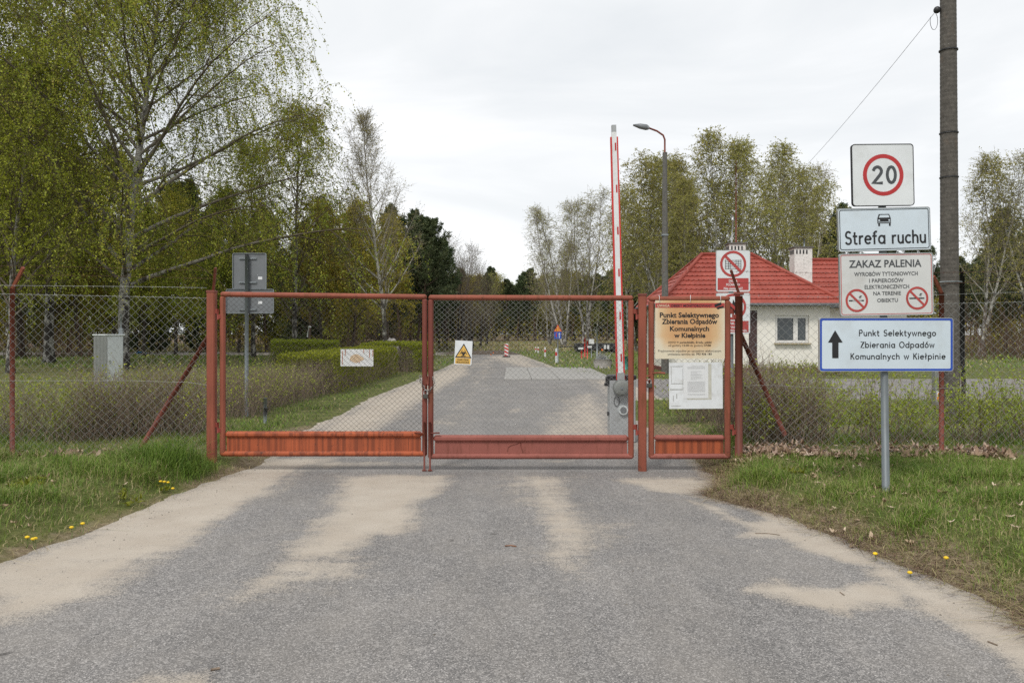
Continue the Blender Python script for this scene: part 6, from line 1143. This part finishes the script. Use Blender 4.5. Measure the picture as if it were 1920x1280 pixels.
nlv = 1150; x = rng.uniform(gx(1392, 9), gx(1890, 9), nlv); y = 9.12+rng.normal(0, .20, nlv); k = (fbm(x, y*.5, 2.4) > -.02) | (rng.random(nlv) < .08); x, y = x[k], y[k]
flat_leaves('leaf_litter', x, y, np.abs(rng.normal(0, .03, len(x))), .045, rng, rng.random(len(x)), M['dry_leaf'])
x = np.concatenate([rng.uniform(gx(0, 9), gx(300, 9), 90), rng.uniform(-6, -3.4, 60), rng.uniform(2.3, 5.5, 160), rng.normal(gx(1400, 8.8), .12, 120)]); y = np.concatenate([9.1+rng.normal(0, .12, 90), rng.uniform(5.5, 9, 60), rng.uniform(5.5, 9, 160), rng.normal(8.75, .12, 120)])
flat_leaves('scattered_leaves', x, y, .012, .04, rng, rng.random(len(x)), M['dry_leaf'])
# the oak leaves that can be told apart: one part each of the ground
lr = np.random.default_rng(7); base_leaf = None
for i in range(150):
    xx = lr.uniform(gx(1405, 9), gx(1880, 9)) if i < 120 else lr.uniform(gx(100, 9), gx(300, 9)); yy = 8.92+lr.normal(0, .10)
    if base_leaf is None or i < 6:
        o = flat_leaves('oak_leaf', np.array([0.]), np.array([-20.]), 0, .058, lr, np.array([.35+.1*i]), M['dry_leaf'], tilt=.6, kind=None); me = o.data; co = np.empty(len(me.vertices)*3, np.float32); me.vertices.foreach_get('co', co); co = co.reshape(-1, 3); co -= co.mean(0); me.vertices.foreach_set('co', co.ravel()); bpy.data.objects.remove(o); base_leaf = (base_leaf or [])+[me]
    o = bpy.data.objects.new('oak_leaf', base_leaf[i % len(base_leaf)]); o.location = (xx, yy, gzf(xx, yy)+.035+.02*lr.random()); o.rotation_euler = (lr.normal(0, .5)+.35, lr.normal(0, .5), lr.uniform(0, 6.28)); link(o, ground)
def rosette(xs, ys, name, seed, size, mat):
    r_ = np.random.default_rng(seed); X_ = []; Y_ = []
    for a, b in zip(xs, ys): m = r_.integers(14, 30); X_ += list(a+r_.normal(0, .06, m)); Y_ += list(b+r_.normal(0, .06, m))
    X_ = np.array(X_); Y_ = np.array(Y_); kp = road_sd(X_, Y_) > .12; X_ = X_[kp]; Y_ = Y_[kp]; flat_leaves(name, X_, Y_, .02, size, r_, r_.uniform(.1, .5, len(X_)), mat, lobes=False, tilt=.8)
rosette([gx(a, gd(b, .12)) for a, b in ((50, 930), (65, 920), (240, 925), (255, 930), (310, 905), (320, 915), (370, 905), (30, 935), (1740, 1085), (1490, 900), (1640, 1050))], [gd(b, .12) for a, b in ((50, 930), (65, 920), (240, 925), (255, 930), (310, 905), (320, 915), (370, 905), (30, 935), (1740, 1085), (1490, 900), (1640, 1050))], 'weed_leaves', 3, .035, M['green_leaf'])
# dandelions
dh = MB(); dh.ball((0, 0, 0), (.015, .015, .010), 10, 6)
dst = MB(); dst.tube([(0, 0, -.09), (.006, 0, -.05), (0, 0, -.004)], .0022, 5)
proto = thing('dandelion', (0, 0, 0), 'x', 'flower'); hd_ = put(dh, 'flower_head', M['dandelion'], proto); put(dst, 'stem', simple('dandelion_stem', (.12, .18, .05)), proto); first = True
for (px, py), lab in [((51, 996), 'dandelion, leftmost of the clump at the left picture border'), ((62, 993), 'dandelion, highest of the clump at the left picture border'), ((66, 998), 'dandelion, rightmost of the clump at the left picture border'), ((134, 989), 'single dandelion just right of the left border clump'), ((155, 981), 'lone dandelion nearest the sandy road edge on the left'),
                      ((301, 902), 'dandelion at the left end of the row beside the tall grass tuft'), ((308, 899), 'highest dandelion of the row beside the tall grass tuft'), ((315, 902), 'third dandelion of the row beside the tall grass tuft'), ((324, 903), 'dandelion at the right end of the row beside the tall grass tuft'),
                      ((1641, 1034), 'largest dandelion below the stacked road signs'), ((1706, 1062), 'dandelion nearest the road on the right verge'), ((1774, 1044), 'small dandelion farthest right on the right verge')]:
    D = gd(py, .12); x_ = gx(px, D)
    for _ in range(4): D = gd(py, gzf(x_, D)+.07); x_ = gx(px, D)
    c = proto if first else copy_tree(proto); first = False; c.location = (x_, D, gzf(x_, D)+.075); c.scale = (1.1, 1.1, 1); c['label'] = lab; c['group'] = 'dandelions in the verges'
# twigs on the ground
def stick(pts, r_, label, mat):
    P = []
    for px, py in pts: D = gd(py); x_ = gx(px, D); D = gd(py, max(0, gzf(x_, D))); x_ = gx(px, D); P.append(Vector((x_, D, max(0, gzf(x_, D))+r_*.9)))
    m = MB(); m.tube(P, r_, 5); tag(m.build('twig', mat, None, origin=tuple(P[0])), label, 'twig')
stick([(947, 1024), (958, 1023), (968, 1025)], .005, 'orange-brown twig lying in the middle of the grey asphalt', simple('orange_twig', (.22, .10, .05)))
stick([(1850, 1083), (1885, 1100), (1915, 1122)], .006, 'long thin grey twig lying in the grass at the right border', M['bare_stem2']); stick([(1852, 1203), (1870, 1210)], .004, 'short dark twig on the sandy edge low at the right', M['bare_stem']); stick([(1575, 1110), (1583, 1116)], .003, 'tiny dark twig on the pale sand patch', M['bare_stem'])
stick([(1416, 1000), (1440, 1000), (1462, 1003)], .003, 'thin twig on the sand near the right road edge', M['bare_stem']); stick([(395, 1257), (412, 1254)], .006, 'small dark clod of bark at the lower picture edge', M['bare_stem'])

# loose grit and small stones on the asphalt, gathered towards the edges
rg_ = np.random.default_rng(33); n = 9000; x = rg_.uniform(-3.6, 3.2, n); y = 3.2+rg_.random(n)**.8*8; s = road_sd(x, y); k = (s < .05) & (rg_.random(n) < .05+.95*np.exp(s/.35)); x, y = x[k], y[k]; n = len(x); sz = .0035+.006*rg_.random(n)**3
oc = np.array([(1, 0, 0), (0, 1, 0), (-1, 0, 0), (0, -1, 0), (0, 0, 1)], float); V = oc[None]*rg_.uniform(.6, 1.2, (n, 5, 1))*sz[:, None, None]; V[:, :, 2] *= .8; V += np.stack([x, y, np.full(n, .0005)], 1)[:, None]
T = np.array([(0, 1, 4), (1, 2, 4), (2, 3, 4), (3, 0, 4)]); T = (np.arange(n)[:, None, None]*5+T[None]).reshape(-1, 3)
M['grit'] = leaf_mat('loose_grit', [(0., (.09, .075, .06)), (.4, (.20, .18, .16)), (1., (.42, .39, .35))], .0, .9)
tag(ob('loose_grit', np_mesh('loose_grit', V.reshape(-1, 3), None, T, M['grit'], {'var': np.repeat(rg_.random(n), 5)})), kind='stuff')
# dry stalks standing in the verges
x, y = scatter(rg_, 900, -7, 8, 4, 9, lambda x, y: vis(x, y)*(road_sd(x, y) > .35)); n = len(x)
blades('dry_stalks', x, y, rg_.uniform(.12, .26, n), np.full(n, .003), .35, rg_, rg_.uniform(.75, 1, n), M['grass'])
